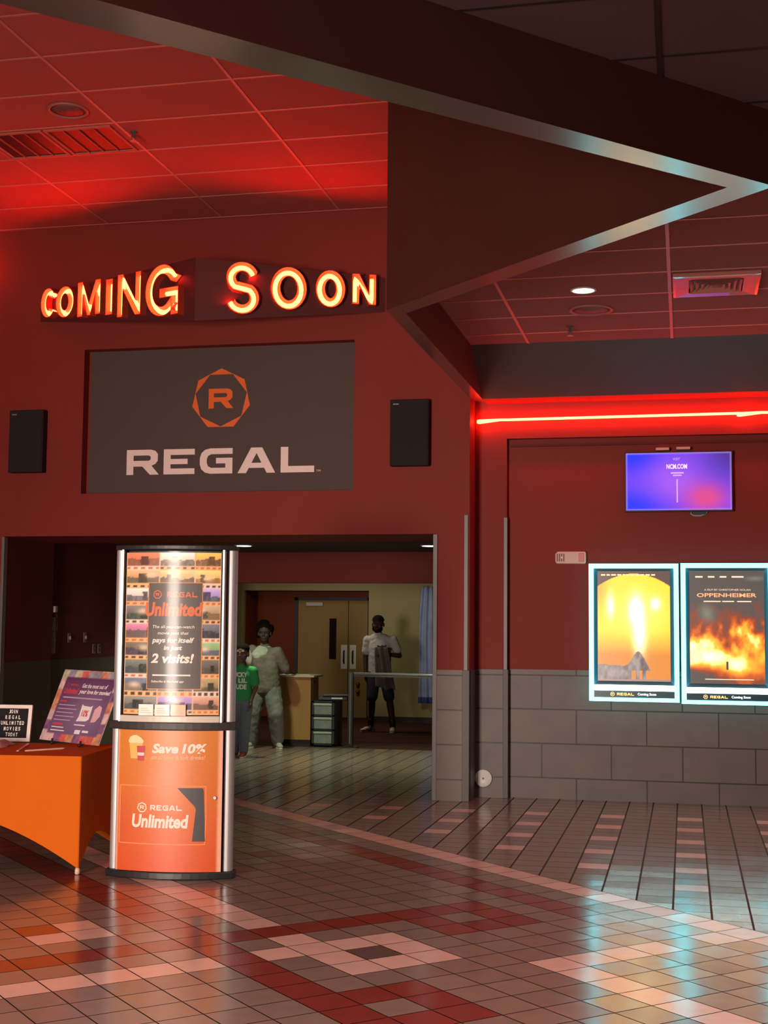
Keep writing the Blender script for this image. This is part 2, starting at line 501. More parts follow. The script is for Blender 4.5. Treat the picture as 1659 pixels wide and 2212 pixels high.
def floor_tile(poly, c):
    if len(poly) < 3: return
    k = 1 + rnd.gauss(0, 0.035)
    w = rnd.gauss(0, 0.02)
    c = (c[0] * k * (1 + w), c[1] * k, c[2] * k * (1 - w))
    TILT.extend([(rnd.gauss(0, 0.009), rnd.gauss(0, 0.009))] * len(poly))
    fl.add([(x, y, 0) for x, y in poly], [tuple(range(len(poly)))], 0, None, None, c)
G = 0.0034
inroom = [lambda p: p[0] + 8.4, lambda p: 5.0 - p[0], lambda p: p[1] + 2.3, lambda p: 17.62 - p[1]]
for i in range(-45, 18):
    for j in range(-60, 70):
        u, v = U0 + i * PU, V0 + j * PV
        poly = [uv2xy(u + G, v + G), uv2xy(u + PU - G, v + G), uv2xy(u + PU - G, v + PV - G), uv2xy(u + G, v + PV - G)]
        for f in inroom: poly = clip_poly(poly, f)
        if len(poly) > 2 and max(p[1] for p in poly) > -2.2: floor_tile(poly, diag_tile(i, j))
PX, PY = 0.2194, 0.2085
X0, Y0 = -0.744, 12.16
for i in range(-36, 28):
    for j in range(-27, 52):
        x, y = X0 + i * PX, Y0 - j * PY
        poly = [(x + G * 1.8, y - PY + G * .9), (x + PX - G * 1.8, y - PY + G * .9), (x + PX - G * 1.8, y - G * .9), (x + G * 1.8, y - G * .9)]
        for f in inroom: poly = clip_poly(poly, f)
        if len(poly) > 2: poly = clip_poly(poly, lambda p: (p[0] + p[1]) * SQ - UB - G)
        c = BROWN
        if i % 3 == 0 and j % 3 == 0 and 0 <= j:
            n = 5 + i // 3
            if j // 3 < n: c = PINK
        floor_tile(poly, c)
gm = MB().box(-8.4, 5.0, -2.3, 17.62, -0.1, -0.0035)
ob = fl.build('floor', M_floor, origin=(0, 0, 0)); struct(ob)
at_ = ob.data.attributes.new('Tilt', 'FLOAT_VECTOR', 'POINT')
for i_, (a_, b_) in enumerate(TILT): at_.data[i_].vector = (a_, b_, 0)
struct(gm.build('floor_grout', M_grout, ob))
struct(MB().box(-9.5, -2.0, 17.62, 23.6, -0.1, 0.0).build('floor_back', M_carpet))

# ------------------------------------------------------------------ front wall with portal and sign recess
YF = 12.685
w = MB()
w.box(-8.4, -6.85, YF, 13.80, 0, 2.52)                 # left of portal
w.box(-2.33, -2.0, YF, 13.85, 0, 2.52)                 # pier
w.box(-8.4, -2.0, YF, 13.87, 2.52, 2.953)              # header under the recess
w.box(-8.4, -6.015, YF, 13.0, 2.953, 4.443)
w.box(-3.15, -2.0, YF, 13.0, 2.953, 4.443)
w.box(-6.015, -3.15, 12.81, 13.0, 2.953, 4.443)        # recess back
w.box(-8.4, -2.0, YF, 13.0, 4.443, 5.74)
struct(w.build('wall_front', M_red))
c = MB()
c.box(-8.4, -6.86, YF - 0.012, YF - 0.001, 0, 1.225)
struct(c.build('trim_1', M_blockP))
c = MB().box(-2.315, -2.035, YF - 0.012, YF - 0.001, 0, 1.225)
struct(c.build('trim_2', M_blockP))
# corner guards
def guard(n, x0, x1, y0, y1, z0, z1, m): struct(MB().box(x0, x1, y0, y1, z0, z1).build('trim_%d' % n, m, bevel=0.003))
guard(3, -2.350, -2.308, YF - 0.018, YF + 0.06, 0, 2.515, M_guard)
guard(4, -2.050, -2.012, YF - 0.016, YF - 0.002, 1.20, 2.70, M_guard)
guard(5, -2.062, -1.994, YF - 0.024, YF + 0.04, 0, 1.225, M_guardD)
guard(6, -6.872, -6.842, YF - 0.018, YF + 0.06, 0, 2.515, M_guard)
# return from the pier to the side wall and the side wall itself
YS, YN = 13.04, 13.12
w = MB()
w.box(-2.0, -1.69, YS, 13.4, 0, 3.475)
w.box(-2.0, 6.0, YS, 13.4, 3.475, 4.6)
w.box(-1.69, 6.0, YN, 13.4, 0, 3.475)
struct(w.build('wall_side', M_red))
struct(MB().box(-1.998, -1.70, YS - 0.011, YS - 0.001, 0, 1.225).build('trim_7', M_block))
struct(MB().box(-1.685, 6.0, YN - 0.011, YN - 0.001, 0, 1.228).build('trim_8', M_block))
guard(9, -1.718, -1.682, YS - 0.014, YS - 0.001, 1.2, 2.70, M_guard)
guard(10, -1.722, -1.672, YS - 0.024, YS + 0.02, 0, 1.225, M_guardD)
struct(MB().box(-2.0, -1.988, YF + 0.03, YS - 0.012, 0, 1.225).build('trim_11', M_guardD))
# inner moulding at the top of the niche
struct(MB().box(-1.66, 6.0, YN - 0.03, YN - 0.002, 3.40, 3.42).build('trim_12', M_redD))

# ------------------------------------------------------------------ bulkheads that hang from the ceilings
ZB, ZC, ZH = 3.82, 4.2, 5.74
def ext(p, q, x):
    t = (x - p[0]) / (q[0] - p[0]); return (x, p[1] + (q[1] - p[1]) * t)
tipo, tipi = (0.446, 6.744), (0.223, 6.715)
An = ext((-2.005, 4.213), (0.419, 6.725), -8.4); Af = ext((-1.188, 5.316), (0.221, 6.715), -8.4)
Co, Ci = (-2.0, 8.955), (-1.886, 9.076)
tipo = (0.45, 6.74)
def bulk(n, poly, z1, side=M_bulk):
    b = MB()
    b.prism(poly, ZB, z1, 0)
    b.m[0] = 1
    struct(b.build('trim_%d' % n, [side, M_strip]))
bulk(20, [An, tipo, tipi, Af], ZH + 0.1)
bulk(21, [tipo, tipi, Co, Ci], ZH + 0.1)
bulk(22, [Co, (-2.0, 12.69), (-1.886, 13.04), Ci], ZH + 0.1)
# sloping cove along the side wall
b = MB()
prof = [(12.713, ZB), (12.0, ZC), (12.0, ZC + 0.05), (13.03, ZC + 0.05), (13.03, ZB)]
v = [(-1.886, y, z) for y, z in prof] + [(6.0, y, z) for y, z in prof]
b.add(v, [(0, 5, 6, 1), (4, 9, 5, 0), (1, 6, 7, 2), (2, 7, 8, 3), (3, 8, 9, 4), (0, 1, 2, 3, 4), (9, 8, 7, 6, 5)])
b.m[1] = 1
struct(b.build('trim_23', [M_cove, M_red]))

# ------------------------------------------------------------------ ceilings
lobby_c = [(-8.4, -2.3), (5.0, -2.3), (5.0, 6.74), (0.43, 6.74), (-8.4, ext((-2.005, 4.213), (0.419, 6.725), -8.4)[1] + 0.02)]
bay_c = [(0.43, 6.74), (5.0, 6.74), (5.0, 13.03), (-1.90, 13.03), (-1.90, 9.06)]
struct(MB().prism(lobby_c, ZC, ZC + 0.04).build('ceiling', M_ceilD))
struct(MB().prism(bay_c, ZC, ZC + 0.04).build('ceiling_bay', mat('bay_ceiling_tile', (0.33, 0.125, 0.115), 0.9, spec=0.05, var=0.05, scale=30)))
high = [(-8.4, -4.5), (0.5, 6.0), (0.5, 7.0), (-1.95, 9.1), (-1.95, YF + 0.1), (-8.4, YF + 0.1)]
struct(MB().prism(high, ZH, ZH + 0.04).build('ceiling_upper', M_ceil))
t = MB()
def inside(poly, x, y):
    r = False
    for i in range(len(poly)):
        (x1, y1), (x2, y2) = poly[i], poly[(i + 1) % len(poly)]
        if (y1 > y) != (y2 > y) and x < (x2 - x1) * (y - y1) / (y2 - y1) + x1: r = not r
    return r
def tees(poly, z, xs, ys):
    for x in xs:
        y = -2.2
        while y < 12.6:
            if inside(poly, x, y) and inside(poly, x, y + 0.2): t.box(x - 0.0125, x + 0.0125, y, y + 0.2, z - 0.006, z + 0.001)
            y += 0.2
    for y in ys:
        x = -8.3
        while x < 4.9:
            if inside(poly, x, y) and inside(poly, x + 0.15, y): t.box(x, x + 0.15, y - 0.010, y + 0.010, z - 0.004, z + 0.001)
            x += 0.15
xs_, ys_ = [-0.09 + 1.27 * k for k in range(-6, 4)], [8.47 + 0.626 * k for k in range(-17, 6)]
tees([(0.47, 6.8), (4.9, 6.8), (4.9, 12.0), (-1.87, 12.0), (-1.87, 9.12)], ZC, xs_, ys_)
tees([(-8.4, -1.9), (0.2, 6.73), (-2.0, 8.95), (-2.0, YF), (-8.4, YF)], ZH, [-4.53 + 1.228 * k for k in range(-3, 4)], [8.70 + 0.655 * k for k in range(-12, 7)])
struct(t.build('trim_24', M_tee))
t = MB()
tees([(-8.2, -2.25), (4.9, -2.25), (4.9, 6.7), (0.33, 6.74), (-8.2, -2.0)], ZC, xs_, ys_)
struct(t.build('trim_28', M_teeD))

# closing walls of the lobby (behind and beside the visitor)
struct(MB().box(5.0, 5.1, -2.4, 13.4, 0, 4.3).build('wall_right', M_red))
struct(MB().box(-8.5, -8.4, -2.4, 24, 0, 5.9).build('wall_left', M_red))
wb = MB()
wb.box(-8.4, -4.9, -2.5, -2.4, 0, 5.9); wb.box(-3.5, 0.6, -2.5, -2.4, 0, 5.9); wb.box(2.6, 5.0, -2.5, -2.4, 0, 5.9)
wb.box(-4.9, -3.5, -2.5, -2.4, 3.1, 5.9); wb.box(0.6, 2.6, -2.5, -2.4, 3.0, 5.9)
struct(wb.build('wall_back', M_red))

# ------------------------------------------------------------------ corridor behind the portal
h = MB()
h.box(-7.05, -6.92, 13.80, 18.6, 0, 2.75)
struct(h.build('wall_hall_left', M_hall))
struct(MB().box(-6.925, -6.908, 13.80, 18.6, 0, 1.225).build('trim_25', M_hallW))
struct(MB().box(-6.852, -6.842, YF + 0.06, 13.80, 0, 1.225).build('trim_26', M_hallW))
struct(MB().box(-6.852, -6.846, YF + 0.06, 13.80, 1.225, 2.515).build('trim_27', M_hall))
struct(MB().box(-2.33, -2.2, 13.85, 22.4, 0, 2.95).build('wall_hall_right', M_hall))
struct(MB().box(-7.05, -2.2, 13.86, 17.65, 2.62, 2.68).build('ceiling_hall', mat('hall_ceiling', (0.05, 0.03, 0.028), 0.8)))
struct(MB().box(-8.4, -2.33, 17.65, 17.85, 2.204, 2.72).build('wall_bulkhead', M_redD))
struct(MB().box(-8.4, -2.2, 17.86, 23.4, 2.85, 2.9).build('ceiling_back', mat('back_ceiling', (0.3, 0.27, 0.2), 0.8)))
o_ = MB()
o_.box(-8.4, -7.50, 22.4, 22.5, 0, 2.85); o_.box(-5.263, -2.2, 22.4, 22.5, 0, 2.85); o_.box(-7.50, -5.263, 22.4, 22.5, 2.22, 2.85)
struct(o_.build('wall_back_hall', M_olive))
struct(MB().box(-5.26, -2.33, 22.385, 22.399, 0, 0.10).build('baseboard_back', mat('dark_base', (0.02, 0.012, 0.01), 0.6)))
M_recess = wood('recess_panel', (0.13, 0.020, 0.008), (0.21, 0.045, 0.010), 1.0, (2, 2, 1))
a_ = MB()
a_.box(-7.60, -6.80, 23.2, 23.3, 0, 2.3); a_.box(-6.80, -5.16, 23.2, 23.3, 2.09, 2.3)
a_.box(-7.60, -7.50, 22.5, 23.2, 0, 2.3); a_.box(-5.263, -5.16, 22.5, 23.2, 0, 2.3); a_.box(-7.5, -5.263, 22.5, 23.2, 2.22, 2.3)
struct(a_.build('wall_recess', M_recess))
dr = MB()
dr.box(-6.80, -6.738, 23.15, 23.25, 0, 2.12); dr.box(-5.463, -5.263, 23.15, 23.25, 0, 2.12); dr.box(-6.80, -5.263, 23.15, 23.25, 2.068, 2.12)
door = struct(dr.build('door_1', mat('door_frame', (0.022, 0.010, 0.008), 0.5)))
lf = MB().box(-6.735, -5.818, 23.17, 23.22, 0.01, 2.065).build('door_leaf', M_door, door, bevel=0.003)
MB().box(-6.156, -6.028, 23.163, 23.171, 1.028, 1.746).build('window_pane', mat('dark_glass', (0.02, 0.008, 0.012), 0.1), lf)
MB().box(-6.578, -6.269, 23.11, 23.17, 1.967, 2.031).build('door_closer', mat('closer_grey', (0.5, 0.46, 0.42), 0.4), lf, bevel=0.006)
lf2 = MB().box(-5.808, -5.466, 23.17, 23.22, 0.01, 2.065).build('door_leaf', M_door, door, bevel=0.003)
for lx0, lx1, par in ((-5.938, -5.823, lf), (-5.778, -5.664, lf2)):
    pp = MB().box(lx0, lx1, 23.158, 23.171, 0.86, 1.283).build('pull_plate', M_white, par)
    cx = (lx0 + lx1) / 2
    MB().tube([(cx, 23.158, 0.96), (cx, 23.13, 0.975), (cx, 23.12, 1.01), (cx, 23.12, 1.13), (cx, 23.13, 1.165), (cx, 23.158, 1.18)], 0.014, 8).build('pull_handle', M_black, pp, smooth=True)
for kz in (0.60, 0.47):
    MB().lathe([(0.035, 0), (0.035, 0.012), (0.014, 0.015), (0.014, 0.04), (0.03, 0.05), (0.03, 0.07), (0.01, 0.08)], 14, 0, facing(-5.62, 23.17, kz)).build('door_lock', mat('brass', (0.30, 0.17, 0.05), 0.35, metal=0.8), lf2, smooth=True)

# ================================================================== THINGS
# ---------------------------------------------------------------- COMING SOON sign
M_tube = mat('neon_tube', (0.9, 0.5, 0.3), 0.4, emit=(1.0, 0.022, 0.0066), strength=56.0, var=0.0)
M_chan = mat('red_channel', (0.62, 0.22, 0.09), 0.5, var=0.03)
M_chanO = mat('channel_side', (0.50, 0.05, 0.02), 0.5)
M_box = mat('marquee_paint', (0.10, 0.012, 0.011), 0.55)
sL, sA, sR = (-6.52, YF - 0.002), (-4.54, 11.935), (-2.845, YF - 0.002)
sign = thing('marquee_sign', 'red wedge shaped sign box with glowing neon COMING SOON letters high on the wall', 'sign', (sA[0], YF, 4.5))
b = MB()
zbot, ztop = (4.757, 4.52, 4.705), (5.03, 5.135, 5.045)
P = [sL, sA, sR]
v = [(x, y, z) for (x, y), z in zip(P, zbot)] + [(x, y, z) for (x, y), z in zip(P, ztop)]
b.add(v, [(0, 1, 4, 3), (1, 2, 5, 4), (0, 2, 1), (3, 4, 5), (2, 0, 3, 5)])
b.build('sign_box', M_box, sign)
def ell(a0, a1, n=26):
    return [(0.5 + 0.5 * math.cos(R(a0 + (a1 - a0) * i / n)), 0.5 + 0.5 * math.sin(R(a0 + (a1 - a0) * i / n))) for i in range(n + 1)]
def spath():
    up_ = [(0.5 + 0.47 * math.cos(R(a)), 0.745 + 0.255 * math.sin(R(a))) for a in range(20, 231, 14)]
    dn = [(0.5 + 0.5 * math.cos(R(a)), 0.27 + 0.27 * math.sin(R(a))) for a in range(50, -161, -14)]
    return up_ + dn
NEON = {
 'C': [(ell(42, 318), False)], 'O': [(ell(0, 360)[:-1], True)],
 'M': [([(0, 0), (0, 1), (.5, .02), (1, 1), (1, 0)], False)], 'I': [([(.5, 0), (.5, 1)], False)],
 'N': [([(0, 0), (0, 1), (1, 0), (1, 1)], False)],
 'G': [(ell(42, 318), False), ([(.55, .43), (1, .43), (1, 0)], False)],
 'S': [(spath(), False)],
}
def dense(pts, closed, st=0.02):
    out = []
    n = len(pts)
    for i in range(n if closed else n - 1):
        a, b_ = pts[i], pts[(i + 1) % n]
        d = math.hypot(b_[0] - a[0], b_[1] - a[1]); k = max(1, int(d / st))
        out += [(a[0] + (b_[0] - a[0]) * q / k, a[1] + (b_[1] - a[1]) * q / k) for q in range(k)]
    if not closed: out.append(pts[-1])
    return out
def offset_poly(poly, d):
    """move a counter-clockwise outline inwards by d with mitred corners"""
    n = len(poly); out = []
    for i in range(n):
        p0, p1, p2 = poly[i - 1], poly[i], poly[(i + 1) % n]
        a_ = Vector((p1[0] - p0[0], p1[1] - p0[1])).normalized(); b_ = Vector((p2[0] - p1[0], p2[1] - p1[1])).normalized()
        n1, n2 = Vector((-a_.y, a_.x)), Vector((-b_.y, b_.x)); m_ = n1 + n2
        k_ = d / max(0.35, 1 + n1.dot(n2)); out.append((p1[0] + m_.x * k_, p1[1] + m_.y * k_))
    return out
def block_outline(ch, x0, x1, z0, z1, w):
    xm = (x0 + x1) / 2; k = (z1 - z0) * .36
    if ch == 'I': p = [(xm - w / 2, z0), (xm + w / 2, z0), (xm + w / 2, z1), (xm - w / 2, z1)]
    elif ch == 'N': p = [(x0, z0), (x0 + w, z0), (x0 + w, z1 - k), (x1 - w, z0), (x1, z0), (x1, z1), (x1 - w, z1), (x1 - w, z0 + k), (x0 + w, z1), (x0, z1)]
    else: p = [(x0, z0), (x0 + w, z0), (x0 + w, z1 - k), (xm - w * .28, z0), (xm + w * .28, z0), (x1 - w, z1 - k), (x1 - w, z0), (x1, z0), (x1, z1), (x1 - w, z1), (xm, z0 + k), (x0 + w, z1), (x0, z1)]
    return p
def neon_letter(ch, face, s0, s1, z0, z1):
    p, q = face
    L = math.hypot(q[0] - p[0], q[1] - p[1]); tx, ty = (q[0] - p[0]) / L, (q[1] - p[1]) / L
    nx, ny = ty, -tx
    if ny > 0: nx, ny = -nx, -ny
    def W(s, z, d): return (p[0] + tx * s + nx * d, p[1] + ty * s + ny * d, z)
    hw = 0.047 if z1 - z0 > 0.36 else 0.038
    if ch == 'I': s0, s1 = s0 - 0.02, s1 + 0.02
    if ch in 'MN': hw = 0.036
    D_ = 0.085
    a0, a1, b0, b1 = s0 + hw, s1 - hw, z0 + hw, z1 - hw
    shell, tube = MB(), MB()
    if ch in 'MIN':
        out_ = block_outline(ch, s0, s1, z0, z1, 2 * hw); in_ = offset_poly(out_, .005); n = len(out_)
        rings_ = [[W(x, z, .001) for x, z in out_], [W(x, z, D_) for x, z in out_], [W(x, z, D_) for x, z in in_], [W(x, z, .008) for x, z in in_]]
        for r_ in range(3):
            shell.add(rings_[r_] + rings_[r_ + 1], [(i, (i + 1) % n, n + (i + 1) % n, n + i) for i in range(n)], 1 if r_ == 2 else 0)
        v_, f_ = outline_geo([in_])
        shell.add([W(x, z, .008) for x, z, _q in v_], f_, 1)
    for pts, closed in NEON[ch]:
        pts = [(a0 + (a1 - a0) * u, b0 + (b1 - b0) * v_) for u, v_ in pts]
        dp = dense(pts, closed, 0.03)
        if ch == 'G' and len(pts) == 3:
            zc = pts[0][1]; xb = pts[0][0] - hw
            gp = [(xb, zc - hw), (s1 - 2 * hw, zc - hw), (s1 - 2 * hw, z0), (s1, z0), (s1, zc + hw), (xb, zc + hw)]
            gi = offset_poly(gp, .005); n = 6
            rr_ = [[W(x, z, .0015) for x, z in gp], [W(x, z, D_ + .001) for x, z in gp], [W(x, z, D_ + .001) for x, z in gi], [W(x, z, .009) for x, z in gi]]
            for r_ in range(3): shell.add(rr_[r_] + rr_[r_ + 1], [(i, (i + 1) % n, n + (i + 1) % n, n + i) for i in range(n)], 1 if r_ == 2 else 0)
            v_, f_ = outline_geo([gi]); shell.add([W(x, z, .009) for x, z, _q in v_], f_, 1)
        elif ch not in 'MIN':
            if not closed and ch == 'G':
                def push(p0, p1):
                    l = math.hypot(p0[0] - p1[0], p0[1] - p1[1]); return (p0[0] + (p0[0] - p1[0]) / l * hw * .8, p0[1] + (p0[1] - p1[1]) / l * hw * .8)
                wp = [push(dp[0], dp[1])] + dp[1:-1] + [push(dp[-1], dp[-2])]
            else: wp = dp
            n = len(wp); ring_ = []; iw = hw * .9
            for i, (s_, z_) in enumerate(wp):
                u0 = wp[i - 1] if (i or closed) else wp[i]; u1 = wp[(i + 1) % n] if (i < n - 1 or closed) else wp[i]
                dx, dz = u1[0] - u0[0], u1[1] - u0[1]; l = math.hypot(dx, dz); ox, oz = -dz / l, dx / l
                ring_.append([W(s_ + ox * q, z_ + oz * q, d_) for q, d_ in ((hw, .001), (hw, D_), (iw, D_), (iw, .008), (-iw, .008), (-iw, D_), (-hw, D_), (-hw, .001))])
            k0 = len(shell.m)
            shell.loops(ring_, 0, True, None, closed)
            for i in range(k0, len(shell.m)):
                if (i - k0) % 8 in (2, 3, 4) and i - k0 < 8 * (n if closed else n - 1): shell.m[i] = 1
        tube.tube([W(s_, z_, 0.034) for s_, z_ in dp], 0.0225 if ch not in 'MN' else 0.020, 8, 0, closed)
    lt = shell.build('letter', [M_chanO, M_chan], sign)
    tube.build('neon_tube', M_tube, lt, smooth=True)
for ch, s0, s1, z0, z1 in (('C', .092, .298, 4.763, 5.068), ('O', .312, .568, 4.734, 5.056), ('M', .623, .946, 4.712, 5.068), ('I', 1.03, 1.10, 4.685, 5.048), ('N', 1.178, 1.491, 4.643, 5.072), ('G', 1.554, 1.981, 4.588, 5.096)):
    neon_letter(ch, (sL, sA), s0, s1, z0, z1)
for ch, s0, s1, z0, z1 in (('S', .28, .607, 4.589, 5.098), ('O', .715, 1.065, 4.654, 5.075), ('O', 1.149, 1.442, 4.699, 5.068), ('N', 1.508, 1.747, 4.746, 5.049)):
    neon_letter(ch, (sA, sR), s0, s1, z0, z1)

# ---------------------------------------------------------------- grey banner sign in the recess
YP = 12.806
sg = thing('wall_banner', 'grey banner with orange seven sided emblem and white REGAL lettering in the wall recess', 'banner', (-4.6, YP, 2.955))
MB().box(-5.99, -3.16, YP - 0.008, YP, 2.957, 4.438).build('panel', mat('banner_grey', (0.100, 0.066, 0.057), 0.6, spec=.2, var=0.08, scale=1.0), sg)
k = 12.80 / YF
def kx(x): return x * k
def kz(z): return (z - 1.65) * k + 1.65
Mw = facing(0, YP - 0.010, 0)
m_emb = mat('emblem_orange', (0.92, 0.135, 0.005), 0.5, var=0.02)
e = MB(); e.add([(kx(-4.523) + p[0] * .315, kz(3.888) + p[1] * .315, 0) for p in EMB[0]], EMB[1], 0, Mw); e.build('emblem', m_emb, sg)
e = MB(); e.add([(kx(-4.523) + p[0] * .315, kz(3.888) + p[1] * .315, 0) for p in EMBR[0]], EMBR[1], 0, Mw); e.build('lettering', m_emb, sg)
e = MB(); put_word(e, kx(-5.520), kx(-3.545), kz(3.136), kz(3.391), 0, Mw)
t_m = MB(); put_text(t_m, 'TM', kx(-3.525), kx(-3.48), kz(3.138), kz(3.158), 0, Mw)
t_m.build('lettering', mat('banner_white', (0.96, 0.74, 0.68), 0.5, var=0.02), sg)
e.build('lettering', mat('banner_white', (0.96, 0.74, 0.68), 0.5, var=0.02), sg)

# ---------------------------------------------------------------- black wall speakers
for x0, x1, side, z0, z1 in ((-6.785, -6.405, 'left', 3.172, 3.816), (-2.765, -2.385, 'right', 3.172, 3.816)):
    sp = thing('wall_speaker', 'black wall speaker on the red wall, %s of the grey banner' % side, 'speaker', ((x0 + x1) / 2, YF, z0), 'speakers beside the banner')
    MB().box(x0, x1, YF - 0.10, YF - 0.001, z0, z1).build('cabinet', M_spk, sp, bevel=0.006)
    MB().box(x0 + .012, x1 - .012, YF - 0.106, YF - 0.101, z0 + .012, z1 - .012).build('grille', mat('speaker_cloth', (0.016, 0.011, 0.010), 0.9, var=0.3, scale=200), sp)
    MB().box(x0 + .03, x0 + .085, YF - 0.108, YF - 0.1065, z1 - .052, z1 - .040).build('badge', mat('badge_grey', (0.3, 0.22, 0.2), 0.4), sp)

# ---------------------------------------------------------------- neon strip along the side wall
ns = thing('neon_strip', 'thin red neon strip glowing along the top of the side wall', 'neon light', (0, YS, 3.66))
M_strip2 = mat('neon_strip_glass', (0.9, 0.6, 0.4), 0.4, emit=(1.0, 0.028, 0.009), strength=52.0, var=0.0)
zl = lambda x: 3.653 + (x + 1.99) * 0.004
def strip(x0, x1):
    p = [(x0, YS - 0.045, zl(x0) - 0.01), (x0 + 0.02, YS - 0.055, zl(x0) - 0.012), (x0 + 0.22, YS - 0.052, zl(x0) + 0.002)]
    p += [(x0 + 0.3 + (x1 - x0 - 0.3) * i / 12, YS - 0.05, zl(x0 + 0.3 + (x1 - x0 - 0.3) * i / 12)) for i in range(13)]
    MB().tube(p, [0.02, 0.022] + [0.0125] * (len(p) - 2), 10).build('neon_tube', M_strip2, ns, smooth=True)
strip(-1.97, 0.52); strip(0.50, 3.6)
for x in (-1.55, -0.6, 0.3, 1.3, 2.3):
    MB().tube([(x, YS - 0.001, zl(x)), (x, YS - 0.038, zl(x))], 0.006, 6).build('clip', M_chan, ns)

# ---------------------------------------------------------------- television
def blob(u, v, cu, cv, su, sv): return math.exp(-((u - cu) / su) ** 2 - ((v - cv) / sv) ** 2)
def mixc(a, b_, t): return tuple(a[i] + (b_[i] - a[i]) * t for i in range(3))
def tvart(u, v):
    c = (0.20, 0.06, 0.90)
    c = mixc(c, (0.008, 0.035, 1.0), min(1, 1.1 * blob(u, v, 0.10, 0.95, .28, .32) + 1.1 * blob(u, v, 0.10, 0.05, .36, .34)))
    c = mixc(c, (0.40, 0.11, 0.95), min(1, blob(u, v, 0.48, 0.52, .28, .38)))
    c = mixc(c, (0.80, 0.075, 0.30), min(1, 1.1 * blob(u, v, 0.76, 0.22, .2, .25)))
    c = mixc(c, (0.07, 0.035, 0.28), min(1, .95 * blob(u, v, 1.02, 1.02, .30, .5)))
    if u < .015 or u > .985 or v < .03 or v > .97: c = mixc(c, (0.6, 0.35, 0.95), .55)
    return c
tv = thing('television', 'flat screen television showing a blue and purple picture on the side wall', 'television', (-0.05, YN, 2.73))
YT = YN - 0.085
MB().box(-0.553, 0.452, YT, YT + 0.045, 2.742, 3.318).build('bezel', M_black, tv, bevel=0.004)
MB().box(-0.25, 0.15, YT + 0.045, YN - 0.001, 2.9, 3.2).build('wall_mount', M_black, tv)
TX0, TX1, TZ0, TZ1 = -0.541, 0.440, 2.757, 3.306
MB().image(48, 28, tvart, lambda u, v: (TX0 + (TX1 - TX0) * u, YT - 0.002, TZ0 + (TZ1 - TZ0) * v)).build('screen', M_screen, tv)
MT = facing(0, YT - 0.004, 0)
m_tx = mat('screen_text', (0.8, 0.75, 1), 0.5, emit=(0.75, 0.62, 1.0), strength=0.95, var=0)
m_tx2 = mat('screen_text_faint', (0.6, 0.5, 1), 0.5, emit=(0.50, 0.32, 0.95), strength=0.9, var=0)
g_ = MB(); put_text(g_, 'NCM.COM', -0.16, 0.032, 3.150, 3.196, 0, MT, bold=0.03)
g_.build('lettering', m_tx, tv)
g_ = MB()
put_text(g_, 'VISIT', -0.10, -0.035, 3.232, 3.256, 0, MT)
g_.build('lettering', m_tx2, tv)
for a4 in ((-0.12, 0.0, 3.104, 3.118), (-0.10, -0.02, 3.082, 3.094), (-0.068, -0.056, 2.83, 3.05)): MB().box(*a4, 0, 0.001, 0, MT).build('text_line', m_tx2, tv)
for x0, x1, z0 in ((-0.258, -0.135, 3.332), (-0.066, 0.062, 3.336)):
    MB().box(x0, x1, YT - 0.01, YN - 0.001, z0, z0 + 0.024).build('mount_clip', mat('clip_cream', (0.62, 0.36, 0.29), 0.5), tv)
MB().tube([(0.07, YN - 0.03, 2.745), (0.062, YN - 0.03, 2.725), (0.09, YN - 0.03, 2.708), (0.15, YN - 0.03, 2.706), (0.20, YN - 0.03, 2.722), (0.215, YN - 0.03, 2.745)], 0.008, 8).build('cable', mat('cable_grey', (0.4, 0.33, 0.32), 0.5), tv, smooth=True)
MB().box(0.08, 0.20, YN - 0.05, YN - 0.015, 2.716, 2.741).build('cable_box', M_black, tv)

# ---------------------------------------------------------------- lit poster cases
M_cyan = mat('cyan_light_frame', (0.3, 0.8, 0.85), 0.4, emit=(0.13, 0.90, 1.0), strength=4.6, var=0.0)
M_cyanw = mat('cyan_light_bar', (0.7, 0.9, 0.9), 0.4, emit=(0.62, 0.97, 1.0), strength=7.5, var=0.0)
M_teal = mat('teal_inner_frame', (0.05, 0.22, 0.32), 0.35)
M_tealD = mat('poster_bevel', (0.06, 0.11, 0.13), 0.35)
def hsh(a, b_):
    x = math.sin(a * 127.1 + b_ * 311.7) * 43758.5453
    return x - math.floor(x)
def vn(x, y):
    i, j = math.floor(x), math.floor(y); fx, fy = x - i, y - j
    fx, fy = fx * fx * (3 - 2 * fx), fy * fy * (3 - 2 * fy)
    a = hsh(i, j) + (hsh(i + 1, j) - hsh(i, j)) * fx; b_ = hsh(i, j + 1) + (hsh(i + 1, j + 1) - hsh(i, j + 1)) * fx
    return a + (b_ - a) * fy
def fbm(x, y): return (vn(x, y) + .5 * vn(2 * x + 7, 2 * y) + .25 * vn(4 * x, 4 * y + 3)) / 1.75
